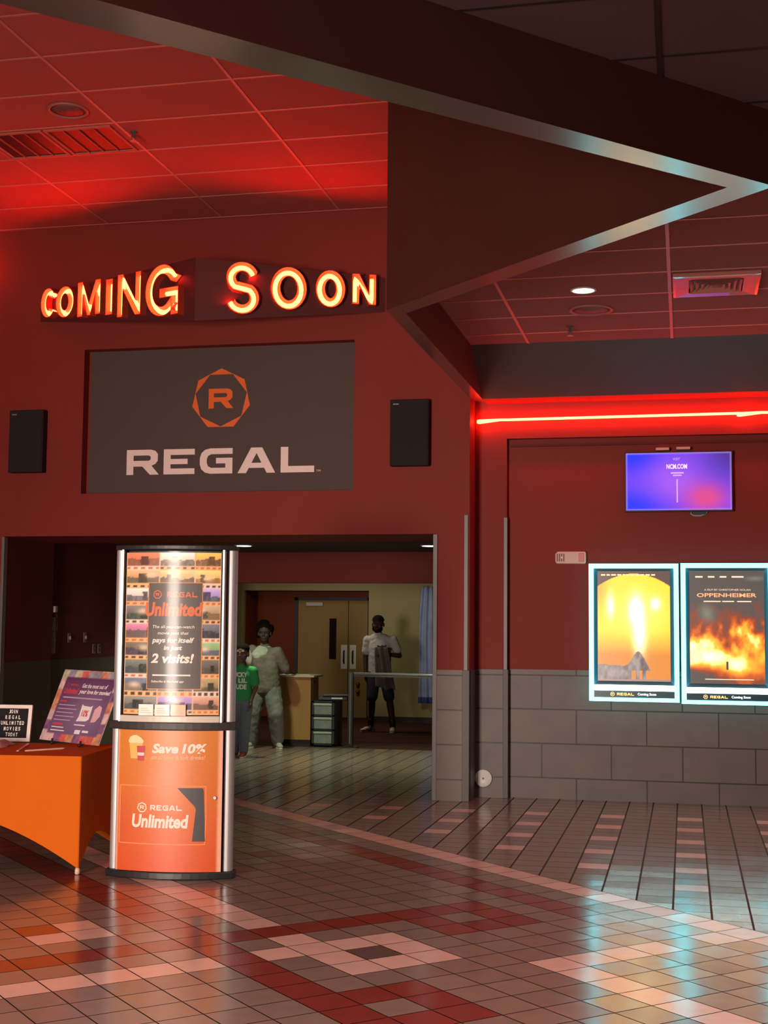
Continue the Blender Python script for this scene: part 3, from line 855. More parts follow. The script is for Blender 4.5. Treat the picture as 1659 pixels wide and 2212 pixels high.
def art_arch(u, v):
    top = 0.975 - 0.115 * ((u - 0.5) / 0.5) ** 2
    if v > top: return (0.045, 0.022, 0.020)
    c = mixc((0.33, 0.105, 0.012), (0.70, 0.31, 0.010), min(1, max(0, (v - 0.24) / 0.22)))
    c = mixc(c, (0.38, 0.14, 0.014), 0.8 * blob(u, v, 0.0, 0.85, .14, .18) + 0.25 * max(0, fbm(u * 3, v * 4) - .5))
    c = mixc(c, (0.90, 0.42, 0.07), min(1, 1.0 * blob(u, v, 0.60, 0.62, .33, .19)))
    c = mixc(c, (1, .9, .5), min(1, 1.2 * blob(u, v, 0.53, 0.64, .085, .12) + .9 * blob(u, v, 0.80, 0.70, .06, .05) + 1.0 * blob(u, v, 0.58, 0.44, .075, .17) + .7 * blob(u, v, 0.18, 0.68, .05, .10)))
    if v < 0.32:
        n = fbm(u * 7, v * 9); n2 = fbm(u * 18 + 3, v * 16)
        hgt = 0.10 + 0.17 * math.exp(-((u - 0.56) / 0.11) ** 2) + 0.06 * max(0, 1 - abs(u - 0.1) / 0.4) + 0.06 * (n - .5) - 0.14 * max(0, (u - .70) / .3)
        legs = v < 0.10 and (0.46 < u < 0.53 or 0.57 < u < 0.62 or u > 0.66)
        if v < hgt and not legs: c = mixc((0.045, 0.032, 0.032), (0.16, 0.13, 0.12), min(1, max(0, 1.6 * n2 - .3)))
    if v < 0.015: c = (0.16, 0.10, 0.09)
    return c
def art_fire(u, v):
    n = fbm(u * 5 + 2, v * 6 + 1); n2 = fbm(u * 12, v * 13 + 5); n3 = fbm(u * 3.2 + 9, v * 4)
    t = 0.86 * math.exp(-((v - 0.30 - 0.12 * (n2 - .5)) / 0.24) ** 2) * (0.15 + 1.35 * n) + 0.55 * (n2 - .5) + 0.5 * (n3 - .5)
    t += 0.35 * blob(u, v, 0.25, 0.24, .3, .07) + 0.4 * blob(u, v, 0.66, 0.15, .16, .06)
    if v > 0.56: t *= max(0, 1 - (v - 0.56) / (0.10 + .12 * n3))
    t -= 0.6 * blob(u, v, 0.05, 0.06, .18, .08)
    if t < 0.22: c = mixc((0.042, 0.033, 0.029), (0.13, 0.022, 0.008), max(0, t) / 0.22)
    elif t < 0.45: c = mixc((0.13, 0.022, 0.008), (0.33, 0.058, 0.006), (t - .22) / .23)
    elif t < 0.72: c = mixc((0.33, 0.058, 0.006), (0.60, 0.24, 0.016), (t - .45) / .27)
    else: c = mixc((0.60, 0.24, 0.016), (1, .8, 0.35), min(1, (t - .72) / .45))
    if abs(u - 0.5 - .02 * (v - .1)) < 0.018 and 0.12 < v < 0.20: c = (0.05, 0.022, 0.012)
    g = 0.35 * blob(u + .25 * (v - .6), v, 0.24, 0.62, .09, .07) + .3 * blob(u, v, .88, .93, .12, .02)
    return mixc(c, (0.17, 0.18, 0.13), min(.7, g))
def poster_case(x0, x1, z0, z1, label, art, kind):
    pc = thing('poster_case', label, 'poster case', ((x0 + x1) / 2, YN, z0), 'lit poster cases on the side wall')
    YC = YN - 0.115
    MB().box(x0 + .004, x1 - .004, YC + 0.034, YN - 0.001, z0 + .004, z1 - .004).build('case', mat('case_teal', (0.01, 0.10, 0.12), 0.4), pc)
    fw_, bar = 0.044, 0.155
    f_ = MB()
    f_.box(x0, x0 + fw_, YC, YC + 0.03, z0, z1); f_.box(x1 - fw_, x1, YC, YC + 0.03, z0, z1)
    f_.box(x0 + fw_, x1 - fw_, YC, YC + 0.03, z1 - fw_, z1); f_.box(x0 + fw_, x1 - fw_, YC, YC + 0.03, z0, z0 + 0.036)
    f_.build('light_frame', M_cyan, pc)
    MB().box(x0 + fw_, x1 - fw_, YC, YC + 0.03, z0 + 0.102, z0 + bar).build('light_bar', M_cyanw, pc)
    ix0, ix1, iz0, iz1 = x0 + fw_, x1 - fw_, z0 + bar, z1 - fw_
    bv = MB(); d = 0.036
    o4 = [(ix0, iz0), (ix1, iz0), (ix1, iz1), (ix0, iz1)]; i4 = [(ix0 + d, iz0 + d), (ix1 - d, iz0 + d), (ix1 - d, iz1 - d * .7), (ix0 + d, iz1 - d * .7)]
    for q in range(4):
        a, b_ = q, (q + 1) % 4
        bv.add([(o4[a][0], YC + .012, o4[a][1]), (o4[b_][0], YC + .012, o4[b_][1]), (i4[b_][0], YC + .030, i4[b_][1]), (i4[a][0], YC + .030, i4[a][1])], [(0, 1, 2, 3)], q % 2)
    bv.build('inner_frame', [M_tealD, M_teal], pc)
    px0, px1, pz0, pz1 = i4[0][0], i4[1][0], i4[0][1], i4[2][1]
    ps = MB().image(100, 150, art, lambda u, v: (px0 + (px1 - px0) * u, YC + 0.0305, pz0 + (pz1 - pz0) * v)).build('poster', M_lit, pc)
    Mt = facing(0, YC + 0.0285, 0)
    W_, H_ = px1 - px0, pz1 - pz0
    g_ = MB()
    if kind == 'arch':
        x = px0 + .05 * W_
        for q in range(11):
            ww = (0.03 + 0.05 * hsh(q, 3)) * W_
            MB().box(x, x + ww, pz0 + .958 * H_, pz0 + .972 * H_, 0, .001, 0, Mt).build('text_line', mat('credit_cream', (0.9, 0.6, 0.35), .5, emit=(1, 0.62, 0.3), strength=1.0, var=0), ps); x += ww + 0.012
    else:
        put_text(g_, 'OPPENHEIMER', px0 + .10 * W_, px0 + .90 * W_, pz0 + .765 * H_, pz0 + .800 * H_, 0, Mt, bold=0.02)
        g_.build('title', mat('title_orange', (0.9, 0.35, 0.18), .5, emit=(1, 0.36, 0.17), strength=1.2, var=0), ps)
        g_ = MB()
        put_text(g_, 'A FILM BY CHRISTOPHER NOLAN', px0 + .20 * W_, px0 + .82 * W_, pz0 + .822 * H_, pz0 + .838 * H_, 0, Mt)
        mc_ = mat('credit_pale', (0.9, 0.7, 0.5), .5, emit=(1, 0.75, 0.55), strength=0.8, var=0)
        g_.build('lettering', mc_, ps)
        for u0, u1, v0, v1 in ((.08, .18, .938, .952), (.25, .34, .938, .952), (.41, .50, .938, .952), (.57, .73, .938, .952), (.19, .42, .722, .732), (.44, .60, .722, .732), (.64, .83, .722, .732), (.2, .85, .035, .042)):
            MB().box(px0 + u0 * W_, px0 + u1 * W_, pz0 + v0 * H_, pz0 + v1 * H_, 0, .001, 0, Mt).build('text_line', mc_, ps)
    ft = MB().box(x0 + fw_, x1 - fw_, YC + .004, YC + 0.012, z0 + 0.036, z0 + 0.102).build('footer', mat('footer_teal', (0.012, 0.06, 0.085), .35), pc)
    Mf = facing(0, YC + 0.0015, 0)
    w_ = x1 - x0; zc_ = z0 + 0.069
    m_g = mat('footer_gold', (1, 0.7, 0.25), .5, emit=(1, 0.62, 0.2), strength=1.5, var=0)
    for nm_, G_ in (('emblem', EMBS), ('lettering', EMBR)): MB().add([(x0 + .26 * w_ + p[0] * .021, zc_ + p[1] * .021, 0) for p in G_[0]], G_[1], 0, Mf).build(nm_, m_g, ft)
    g_ = MB(); put_word(g_, x0 + .31 * w_, x0 + .50 * w_, zc_ - .012, zc_ + .012, 0, Mf); g_.build('lettering', m_g, ft)
    g_ = MB(); put_text(g_, 'Coming Soon', x0 + .54 * w_, x0 + .745 * w_, zc_ - .016, zc_ + .014, 0, Mf, bold=0.03)
    g_.build('lettering', mat('footer_white', (0.9, 0.95, 1), .5, emit=(0.8, 0.95, 1), strength=1.4, var=0), ft)
poster_case(-0.896, -0.058, 0.944, 2.246, 'cyan lit poster case with a glowing yellow arch picture, left of the pair', art_arch, 'arch')
poster_case(-0.038, 0.800, 0.934, 2.250, 'cyan lit poster case with the fiery OPPENHEIMER picture, right of the pair', art_fire, 'fire')

def art_dusk(u, v):
    c = mixc((0.40, 0.15, 0.05), (0.18, 0.06, 0.08), v)
    return mixc(c, (1.0, 0.78, 0.35), min(1, 1.2 * blob(u, v, 0.5, 0.5, .35, .25)))
poster_case(0.820, 1.658, 0.930, 2.250, 'cyan lit poster case with an orange dusk picture beyond the fiery one', art_dusk, 'arch')  # case out of view, added for its reflections on beam and floor

# ---------------------------------------------------------------- emergency strobe on the side wall
st = thing('alarm_strobe', 'pale horizontal alarm strobe with red ends above the left poster case', 'alarm', (-1.075, YN, 2.246))
pl = [(-1.222, 2.268), (-1.205, 2.250), (-0.936, 2.250), (-0.926, 2.262), (-0.926, 2.356), (-0.936, 2.368), (-1.198, 2.368), (-1.222, 2.345)]
MB().prism(pl, -YN + 0.001, -YN + 0.055, 0, Matrix(((1, 0, 0, 0), (0, 0, -1, 0), (0, 1, 0, 0), (0, 0, 0, 1)))).build('housing', mat('strobe_cream', (0.72, 0.42, 0.34), .45), st, bevel=0.006)
g_ = MB()
for q in range(4): g_.box(-1.207 + q * 0.021, -1.196 + q * 0.021, YN - 0.0585, YN - 0.054, 2.272, 2.346)
g_.build('horn_grille', mat('strobe_dark_red', (0.16, 0.05, 0.05), .5), st)
MB().add([(-1.168, YN - .0600, 2.309), (-1.150, YN - .0600, 2.293), (-1.150, YN - .0600, 2.325)], [(0, 1, 2)]).build('arrow', M_white, st)
MB().box(-0.995, -0.945, YN - 0.060, YN - 0.054, 2.268, 2.350).build('lens', mat('strobe_red', (0.60, 0.04, 0.035), .3), st, bevel=0.003)

# ---------------------------------------------------------------- round white bumper
wb_ = thing('wall_bumper', 'round white disc low on the stone pier beside the corner guard', 'disc', (-1.909, YS, 0.10))
MB().lathe([(0.082, 0.012), (0.085, 0.02), (0.083, 0.035), (0.076, 0.042), (0.0, 0.043)], 40, 0, facing(-1.909, YS, 0.183)).build('disc', mat('bumper_white', (0.74, 0.72, 0.68), .4), wb_, smooth=True)
MB().lathe([(0.010, 0.043), (0.009, 0.047), (0.0, 0.047)], 14, 0, facing(-1.909, YS, 0.183)).build('centre_screw', M_black, wb_)

# ---------------------------------------------------------------- ceiling fixtures
def ceil_at(x, y, z): return Matrix(((1, 0, 0, x), (0, -1, 0, y), (0, 0, -1, z), (0, 0, 0, 1)))
dl = thing('downlight', 'bright round recessed downlight in the red tiled side ceiling', 'ceiling light', (-0.733, 10.158, ZC))
MB().lathe([(0.098, -0.002), (0.098, 0.006), (0.084, 0.008), (0.084, -0.002)], 32, 0, ceil_at(-0.733, 10.158, ZC)).build('trim_ring', M_white, dl, smooth=True)
MB().lathe([(0.083, 0.001), (0.083, 0.004), (0.0, 0.004)], 32, 0, ceil_at(-0.733, 10.158, ZC)).build('lens', mat('downlight_lens', (1, 1, 1), .4, emit=(1, 0.93, 0.92), strength=6, var=0), dl)
for x, y, lab in ((-5.38, 16.03, 'round corridor downlight just above the right end of the display kiosk'), (-3.05, 16.2, 'round corridor downlight near the right jamb of the opening')):
    d_ = thing('downlight', lab, 'ceiling light', (x, y, 2.62))
    MB().lathe([(0.115, -0.002), (0.115, 0.008), (0.09, 0.010), (0.09, -0.002)], 28, 0, ceil_at(x, y, 2.62)).build('trim_ring', M_white, d_, smooth=True)
    MB().lathe([(0.089, 0.001), (0.089, 0.012), (0.0, 0.012)], 28, 0, ceil_at(x, y, 2.62)).build('lens', mat('downlight_lens', (1, 1, 1), .4), d_)
M_fix = mat('ceiling_fixture', (0.42, 0.13, 0.115), .5)
M_fixD = mat('ceiling_fixture_dark', (0.20, 0.06, 0.055), .6)
for x, y, z, r, lab in ((-4.795, 9.686, ZH, .165, 'round ceiling speaker beside the twin grilles in the high ceiling'), (-0.718, 10.808, ZC, .18, 'round ceiling speaker behind the bright downlight in the side ceiling')):
    s_ = thing('ceiling_speaker', lab, 'ceiling speaker', (x, y, z))
    MB().lathe([(r, -0.001), (r, 0.008), (r * .93, 0.016), (r * .84, 0.010), (r * .84, -0.001)], 40, 0, ceil_at(x, y, z)).build('rim', M_fix, s_, smooth=True)
    MB().lathe([(r * .84, 0.002), (r * .6, 0.007), (r * .58, 0.010), (r * .38, 0.010), (r * .36, 0.014), (0.0, 0.016)], 40, 0, ceil_at(x, y, z)).build('grille', M_fixD, s_, smooth=True)
M_gril = mat('grille_white', (0.50, 0.14, 0.11), .6, spec=.2)
# twin slotted grilles
M_vent = mat('vent_white', (0.55, 0.18, 0.15), .35, spec=1.0, coat=1.0)
M_vent.node_tree.nodes['Principled BSDF'].inputs['Coat IOR'].default_value = 1.9
for x0, x1, lab in ((-5.80, -5.215, 'slotted square ceiling grille at the left picture edge'), (-5.195, -4.595, 'slotted square ceiling grille nearer the sprinkler, right one of two')):
    g = thing('ceiling_grille', lab, 'vent', ((x0 + x1) / 2, 10.34, ZH), 'twin slotted grilles in the high ceiling')
    y0, y1 = 10.045, 10.635
    f_ = MB(); t_ = 0.026
    f_.box(x0, x0 + t_, y0, y1, ZH - .014, ZH - .001); f_.box(x1 - t_, x1, y0, y1, ZH - .014, ZH - .001)
    f_.box(x0 + t_, x1 - t_, y0, y0 + t_, ZH - .014, ZH - .001); f_.box(x0 + t_, x1 - t_, y1 - t_, y1, ZH - .014, ZH - .001)
    f_.build('frame', M_gril, g)
    MB().box(x0 + t_, x1 - t_, y0 + t_, y1 - t_, ZH - .004, ZH - .0015).build('backing', M_black, g)
    for q in range(1, 4):
        xx = x0 + t_ + (x1 - x0 - 2 * t_) * q / 4
        MB().box(xx - .005, xx + .005, y0 + t_, y1 - t_, ZH - .016, ZH - .004).build('slat', M_gril, g)
# square diffuser
g = thing('ceiling_diffuser', 'square louvred air diffuser lit red in the side ceiling', 'vent', (0.245, 10.10, ZC))
x0, x1, y0, y1 = -0.065, 0.555, 9.79, 10.415
f_ = MB()
def ring(mb, cx, cy, a0, b0, z0, a1, b1, z1, mi=0):
    o4 = [(cx - a0, cy - b0), (cx + a0, cy - b0), (cx + a0, cy + b0), (cx - a0, cy + b0)]
    i4 = [(cx - a1, cy - b1), (cx + a1, cy - b1), (cx + a1, cy + b1), (cx - a1, cy + b1)]
    for q in range(4):
        n_ = (q + 1) % 4
        mb.add([(o4[q][0], o4[q][1], z0), (o4[n_][0], o4[n_][1], z0), (i4[n_][0], i4[n_][1], z1), (i4[q][0], i4[q][1], z1)], [(0, 1, 2, 3)], mi)
cx, cy = 0.245, 10.10
ring(f_, cx, cy, .31, .312, ZC - .002, .31, .312, ZC - .030); ring(f_, cx, cy, .31, .312, ZC - .030, .29, .292, ZC - .034)
ring(f_, cx, cy, .29, .292, ZC - .034, .195, .195, ZC - .026)
f_.build('frame', M_vent, g)
MB().box(cx - .2, cx + .2, cy - .2, cy + .2, ZC - .006, ZC - .002).build('backing', M_black, g)
for q, a in enumerate((.185, .145, .105, .065)):
    l_ = MB(); ring(l_, cx, cy, a, a, ZC - .036, a - .026, a - .026, ZC - .010)
    l_.build('louvre', M_vent, g)
MB().box(cx - .03, cx + .03, cy - .03, cy + .03, ZC - .034, ZC - .030).build('centre_plate', M_fixD, g)
# sprinklers
for x, y, z, lab in ((-4.467, 10.239, ZH, 'small pendant sprinkler head beside the slotted ceiling grille'), (-0.934, 11.40, ZC, 'small pendant sprinkler head at the far edge of the side ceiling')):
    g = thing('sprinkler_head', lab, 'sprinkler', (x, y, z))
    MB().lathe([(0.035, -0.001), (0.035, 0.004), (0.012, 0.008), (0.011, 0.05), (0.0, 0.051)], 14, 0, ceil_at(x, y, z)).build('body', M_guardD, g, smooth=True)
    a_ = MB()
    for s_ in (-1, 1): a_.tube([(x + .011 * s_, y, z - .02), (x + .022 * s_, y, z - .045), (x + .004 * s_, y, z - .078)], .004, 6)
    a_.build('frame_arms', M_guardD, g)
    MB().lathe([(0.028, 0.078), (0.028, 0.081), (0.0, 0.082)], 14, 0, ceil_at(x, y, z)).build('deflector', mat('sprinkler_metal', (.35, .2, .18), .4), g)

# ---------------------------------------------------------------- display kiosk
KA = R(7.2)
ca, sa = math.cos(KA), math.sin(KA)
KX, KY = -3.298, 8.45
def kw(x, y, z):
    """kiosk frame: x along the front, y away from the visitor"""
    return (KX + x * ca - y * sa, KY + x * sa + y * ca, z)
kfn = lambda p: kw(p[0], p[1], p[2])
def bow(x, b0=0.075, k=0.062, hw=0.36): return -(b0 + k * (1 - (x / hw) ** 2))
kiosk = thing('display_kiosk', 'tall double sided display kiosk with silver posts, film picture poster above and orange panel below', 'kiosk', (KX, KY, 0))
def lens(hw, hd, n=16, r=0.05):
    """rounded lens outline of the base, belt and cap"""
    pts = []
    for i in range(n + 1):
        x = -hw + 2 * hw * i / n
        pts.append((x, -(hd - (hd - r) * (x / hw) ** 2)))
    for i in range(n + 1):
        x = hw - 2 * hw * i / n
        pts.append((x, (hd - (hd - r) * (x / hw) ** 2)))
    return pts
def slab(name, hw, hd, z0, z1, m, r=0.05):
    b_ = MB(); b_.prism(lens(hw, hd, 16, r), z0, z1, 0, None, None, kfn)
    return b_.build(name, m, kiosk, bevel=0.006)
slab('base', 0.424, 0.150, 0.0, 0.045, M_black)
slab('belt', 0.424, 0.155, 0.952, 1.004, mat('belt_black', (0.03, 0.022, 0.02), 0.5))
slab('cap', 0.408, 0.150, 2.127, 2.158, M_black)
slab('core', 0.335, 0.07, 0.045, 2.127, M_black, 0.03)
for sx in (-1, 1):
    for z0, z1 in ((0.045, 0.952), (1.004, 2.127)):
        b_ = MB(); x_ = 0.373 * sx
        prof = [(x_ + 0.037 * math.cos(2 * math.pi * q / 24), 0.045 * math.sin(2 * math.pi * q / 24)) for q in range(24)]
        b_.prism(prof, z0, z1, 0, None, None, kfn)
        b_.build('post', M_alu, kiosk, smooth=False, bevel=0.002)
def sheet(name, hw, z0, z1, art, nx, ny, m, off=0.0, back=False, th=0.006, parent=None, edge=(0.5, 0.15, 0.1)):
    """bowed sheet with thickness; art printed on its front"""
    b_ = MB()
    sgn = -1 if back else 1
    b_.image(nx, ny, art, lambda u, v: kw((2 * u - 1) * hw * sgn, (bow((2 * u - 1) * hw) - off) * sgn, z0 + (z1 - z0) * v))
    n = 16
    fr = [(-hw + 2 * hw * i / n) for i in range(n + 1)]
    b_.prism([(x * sgn, (bow(x) - off + 0.001) * sgn) for x in fr] + [(x * sgn, (bow(x) - off + th) * sgn) for x in fr[::-1]], z0, z1, 0, None, edge, kfn)
    return b_.build(name, m, parent or kiosk)
def sp(off):
    """lettering lies on the bowed sheet: local (x, z, out)"""
    return lambda p: kw(p[0], bow(p[0]) - off - p[2], p[1])
def art_orange(u, v):
    c = mixc((0.68, 0.085, 0.018), (0.66, 0.20, 0.030), min(1, max(0, v * 1.1)))
    c = mixc(c, (0.80, 0.24, 0.10), 0.5 * blob(u, v, 0.42, 0.63, .18, .12))
    c = mixc(c, (0.62, 0.075, 0.05), 0.5 * blob(u, v, 0.0, 0.32, .12, .2))
    if u < 0.025 or u > 0.965: c = (0.85, 0.42, 0.28)
    return c
PH = 0.348
lower = sheet('lower_panel', PH, 0.048, 0.950, art_orange, 40, 30, M_print, edge=(0.6, 0.2, 0.1))
sheet('back_panel', PH, 0.048, 0.950, art_orange, 20, 20, M_print, back=True, edge=(0.55, 0.06, 0.07))
k_white = mat('kiosk_white', (0.86, 0.72, 0.62), .5, var=.02)
k_cream = mat('kiosk_peach', (0.85, 0.45, 0.28), .5, var=.02)
k_dark = mat('kiosk_dark', (0.06, 0.05, 0.055), .5)
def ktext(name, m, draw, parent, off=0.0015):
    b_ = MB(); draw(b_, sp(off)); return b_.build(name, m, parent)
ktext('lettering', k_white, lambda b_, f: put_text(b_, 'Save', -0.108, 0.068, 0.803, 0.865, 0, None, f, shear=0.2, bold=0.04), lower)
ktext('lettering', k_white, lambda b_, f: put_text(b_, '10%', 0.090, 0.248, 0.803, 0.866, 0, None, f, shear=0.2, bold=0.04), lower)
ktext('lettering', k_cream, lambda b_, f: put_text(b_, 'on all food & soft drinks!', -0.112, 0.240, 0.764, 0.792, 0, None, f, shear=0.2, bold=0.012), lower)
def plate(b_, f, x0, x1, z0, z1, o=0.0, n=12):
    v = []
    for i in range(n + 1):
        x = x0 + (x1 - x0) * i / n
        v += [(x, z0, o), (x, z1, o)]
    b_.add(v, [(2 * i, 2 * i + 2, 2 * i + 3, 2 * i + 1) for i in range(n)], 0, None, f)
def lerp_tab(z, tab):
    for (z0, x0), (z1, x1) in zip(tab, tab[1:]):
        if z0 >= z >= z1: return x0 + (x1 - x0) * (z0 - z) / (z0 - z1)
    return tab[-1][1]
def region(b_, f, left, right, z0, z1, rows=20, cols=8):
    """patch printed on the bowed sheet between two edges"""
    v = []
    for j in range(rows + 1):
        z = z1 + (z0 - z1) * j / rows
        l, r = lerp_tab(z, left), lerp_tab(z, right)
        v += [(l + (r - l) * i / cols, z, 0) for i in range(cols + 1)]
    c_ = cols + 1
    b_.add(v, [(j * c_ + i, (j + 1) * c_ + i, (j + 1) * c_ + i + 1, j * c_ + i + 1) for j in range(rows) for i in range(cols)], 0, None, f)
def card(b_, f):
    v = []
    path = [(-.292 + .578 * i / 24, .596) for i in range(25)] + [(.290, .40), (.284, .222)] + [(.284 - .578 * i / 24, .220) for i in range(1, 25)] + [(-.294, .40)]
    path = [(x - .035, z) for x, z in path]
    n = len(path)
    for x, z in path: v += [(x, z, 0), (x * .975, .408 + (z - .408) * .965, 0)]
    b_.add(v, [(2 * q, 2 * ((q + 1) % n), 2 * ((q + 1) % n) + 1, 2 * q + 1) for q in range(n)], 0, None, f)
ktext('card_outline', mat('card_line', (0.88, 0.26, 0.09), .5, var=.02), card, lower)
ktext('card_stripe', k_dark, lambda b_, f: region(b_, f, [(.583, .066), (.456, .188), (.243, .166)], [(.583, .228), (.570, .234), (.243, .248)], .243, .583), lower, 0.002)
ktext('emblem', k_white, lambda b_, f: b_.add([(-0.168 + p[0] * 0.034, 0.454 + p[1] * 0.034, 0) for p in EMBS[0]], EMBS[1], 0, None, f), lower)
ktext('lettering', k_white, lambda b_, f: b_.add([(-0.168 + p[0] * 0.036, 0.454 + p[1] * 0.036, 0) for p in EMBR[0]], EMBR[1], 0, None, f), lower)
ktext('lettering', k_white, lambda b_, f: put_word(b_, -0.112, 0.098, 0.438, 0.471, 0, None, f), lower)
ktext('lettering', k_white, lambda b_, f: put_text(b_, 'Unlimited', -0.236, 0.142, 0.325, 0.412, 0, None, f, shear=0.12, bold=0.035), lower)
# popcorn tub and cup printed on the panel
ktext('picture', mat('tub_yellow', (0.82, 0.46, 0.10), .5), lambda b_, f: region(b_, f, [(.875, -.268), (.765, -.255)], [(.875, -.172), (.765, -.184)], .765, .875), lower)
ktext('picture', mat('popcorn_cream', (0.85, 0.66, 0.38), .5), lambda b_, f: region(b_, f, [(.916, -.238), (.905, -.262), (.880, -.274), (.866, -.268)], [(.916, -.215), (.900, -.185), (.880, -.166), (.866, -.172)], .866, .916), lower, .002)
ktext('picture', mat('cup_red', (0.55, 0.05, 0.06), .5), lambda b_, f: region(b_, f, [(.848, -.214), (.752, -.206)], [(.848, -.156), (.752, -.164)], .752, .848), lower, .0025)
ktext('picture', mat('cup_pale', (0.85, 0.6, 0.55), .5), lambda b_, f: region(b_, f, [(.805, -.209), (.785, -.207)], [(.805, -.160), (.785, -.162)], .785, .805), lower, .003)
MB().lathe([(0.013, 0), (0.013, 0.006), (0.009, 0.008), (0.0, 0.008)], 18, 0, Matrix.Translation(Vector(kw(0.305, bow(0.305) - 0.001, 0.52))) @ facing(0, 0, 0, KA)).build('lock', M_alu, lower, smooth=True)
# upper window: poster of film frames
PAL = [(0.62, 0.10, 0.03), (0.75, 0.55, 0.40), (0.80, 0.32, 0.05), (0.45, 0.22, 0.09), (0.60, 0.30, 0.12), (0.70, 0.36, 0.10), (0.55, 0.40, 0.36), (0.25, 0.24, 0.32), (0.30, 0.20, 0.50),
       (0.10, 0.08, 0.07), (0.30, 0.28, 0.2), (0.28, 0.19, 0.11), (0.34, 0.10, 0.18), (0.2, 0.2, 0.22), (0.08, 0.07, 0.10), (0.09, 0.06, 0.03), (0.2, 0.2, 0.2), (0.16, 0.26, 0.11),
       (0.07, 0.08, 0.06), (0.2, 0.3, 0.2), (0.06, 0.04, 0.03), (0.05, 0.07, 0.13), (0.08, 0.20, 0.11), (0.22, 0.15, 0.05), (0.12, 0.11, 0.10), (0.22, 0.12, 0.30), (0.34, 0.16, 0.10)]
def art_frames(u, v):
    rows = 9
    t = (1 - v) * rows; r = min(8, int(t)); fv = t - r
    cw = (0.37, 0.365, 0.265)
    c0 = 0 if u < cw[0] else (1 if u < cw[0] + cw[1] else 2)
    x0 = (0, cw[0], cw[0] + cw[1])[c0]; fu = (u - x0) / cw[c0]
    edge = (0.88, 0.46, 0.20) if (c0 + r) % 3 else (0.88, 0.64, 0.50)
    if fu < 0.02 or fu > 0.985: return edge
    if fv > 0.74:
        if 0.80 < fv < 0.93 and int(fu * 9) % 2 == 0: return (0.09, 0.04, 0.03) if (r + c0) % 2 else (0.6, 0.16, 0.06)
        return edge
    base = PAL[(r * 3 + c0) % len(PAL)]; k_ = r * 3 + c0
    n = fbm(u * 16 + k_ * 3.1, v * 26 + k_); n2 = fbm(u * 44 + k_, v * 52)
    sky = tuple(min(1, q * 2.1 + 0.07) for q in base); land = tuple(q * 0.35 + .01 for q in PAL[(k_ * 5 + 4) % len(PAL)])
    hz = 0.42 + 0.2 * hsh(k_, 7); d_ = fv / 0.74
    c = mixc(sky, base, min(1, d_ * 1.1))
    if d_ > hz + 0.35 * (n - .5): c = mixc(land, base, 0.45 * n2)
    bx, bw = 0.25 + 0.5 * hsh(k_, 3), 0.06 + 0.10 * hsh(k_, 5)
    if abs(fu - bx) < bw * (0.6 + 0.8 * n2) and 0.22 + .2 * hsh(k_, 9) < d_ < 0.92: c = tuple(q * 0.18 for q in base)
    g_ = blob(fu, d_, 0.2 + 0.6 * hsh(k_, 11), 0.3 + .3 * hsh(k_, 13), .16, .2)
    if k_ % 2: c = mixc(c, (0.90, 0.70, 0.48), 0.75 * g_)
    return mixc(c, (0.9, 0.75, 0.65), 0.35 * max(0, n2 - .62))
WH = 0.318
WZ0, WZ1 = 1.052, 2.108
poster = sheet('poster', WH, WZ0, WZ1, art_frames, 84, 150, M_gloss, edge=(0.7, 0.45, 0.25))
ktext('caption_panel', mat('caption_edge', (0.72, 0.24, 0.06), .5), lambda b_, f: plate(b_, f, -0.158, 0.205, 1.215, 1.912), poster, 0.001)
cap = ktext('caption_panel', mat('caption_grey', (0.085, 0.062, 0.052), .5), lambda b_, f: plate(b_, f, -0.153, 0.200, 1.220, 1.907), poster, 0.0016)
k_or = mat('kiosk_orange', (0.72, 0.13, 0.025), .5, var=.02)
ktext('emblem', k_or, lambda b_, f: b_.add([(-0.094 + p[0] * 0.030, 1.832 + p[1] * 0.030, 0) for p in EMBS[0]], EMBS[1], 0, None, f), cap, 0.0024)
ktext('lettering', k_or, lambda b_, f: b_.add([(-0.094 + p[0] * 0.030, 1.832 + p[1] * 0.030, 0) for p in EMBR[0]], EMBR[1], 0, None, f), cap, 0.0024)
ktext('lettering', k_or, lambda b_, f: put_word(b_, -0.030, 0.172, 1.815, 1.849, 0, None, f), cap, 0.0024)
ktext('lettering', k_or, lambda b_, f: put_text(b_, 'Unlimited', -0.177, 0.205, 1.690, 1.782, 0, None, f, shear=0.12, bold=0.04), cap, 0.0026)
for tx_, x0, x1, z0, z1, b0 in (('The all-you-can-watch', -0.123, 0.155, 1.606, 1.632, .01), ('movie pass that', -0.088, 0.118, 1.565, 1.591, .01), ('pays for itself', -0.125, 0.155, 1.508, 1.552, .03),
                                ('in just', -0.045, 0.078, 1.462, 1.498, .03), ('2 visits!', -0.130, 0.155, 1.385, 1.448, .035), ('Subscribe in the Regal app', -0.125, 0.092, 1.256, 1.274, .02)):
    ktext('lettering', k_white, lambda b_, f: put_text(b_, tx_, x0, x1, z0, z1, 0, None, f, shear=0.2, bold=b0), cap, 0.0024)
ktext('lettering', k_white, lambda b_, f: plate(b_, f, -0.118, 0.135, 1.302, 1.312), cap, 0.0024)
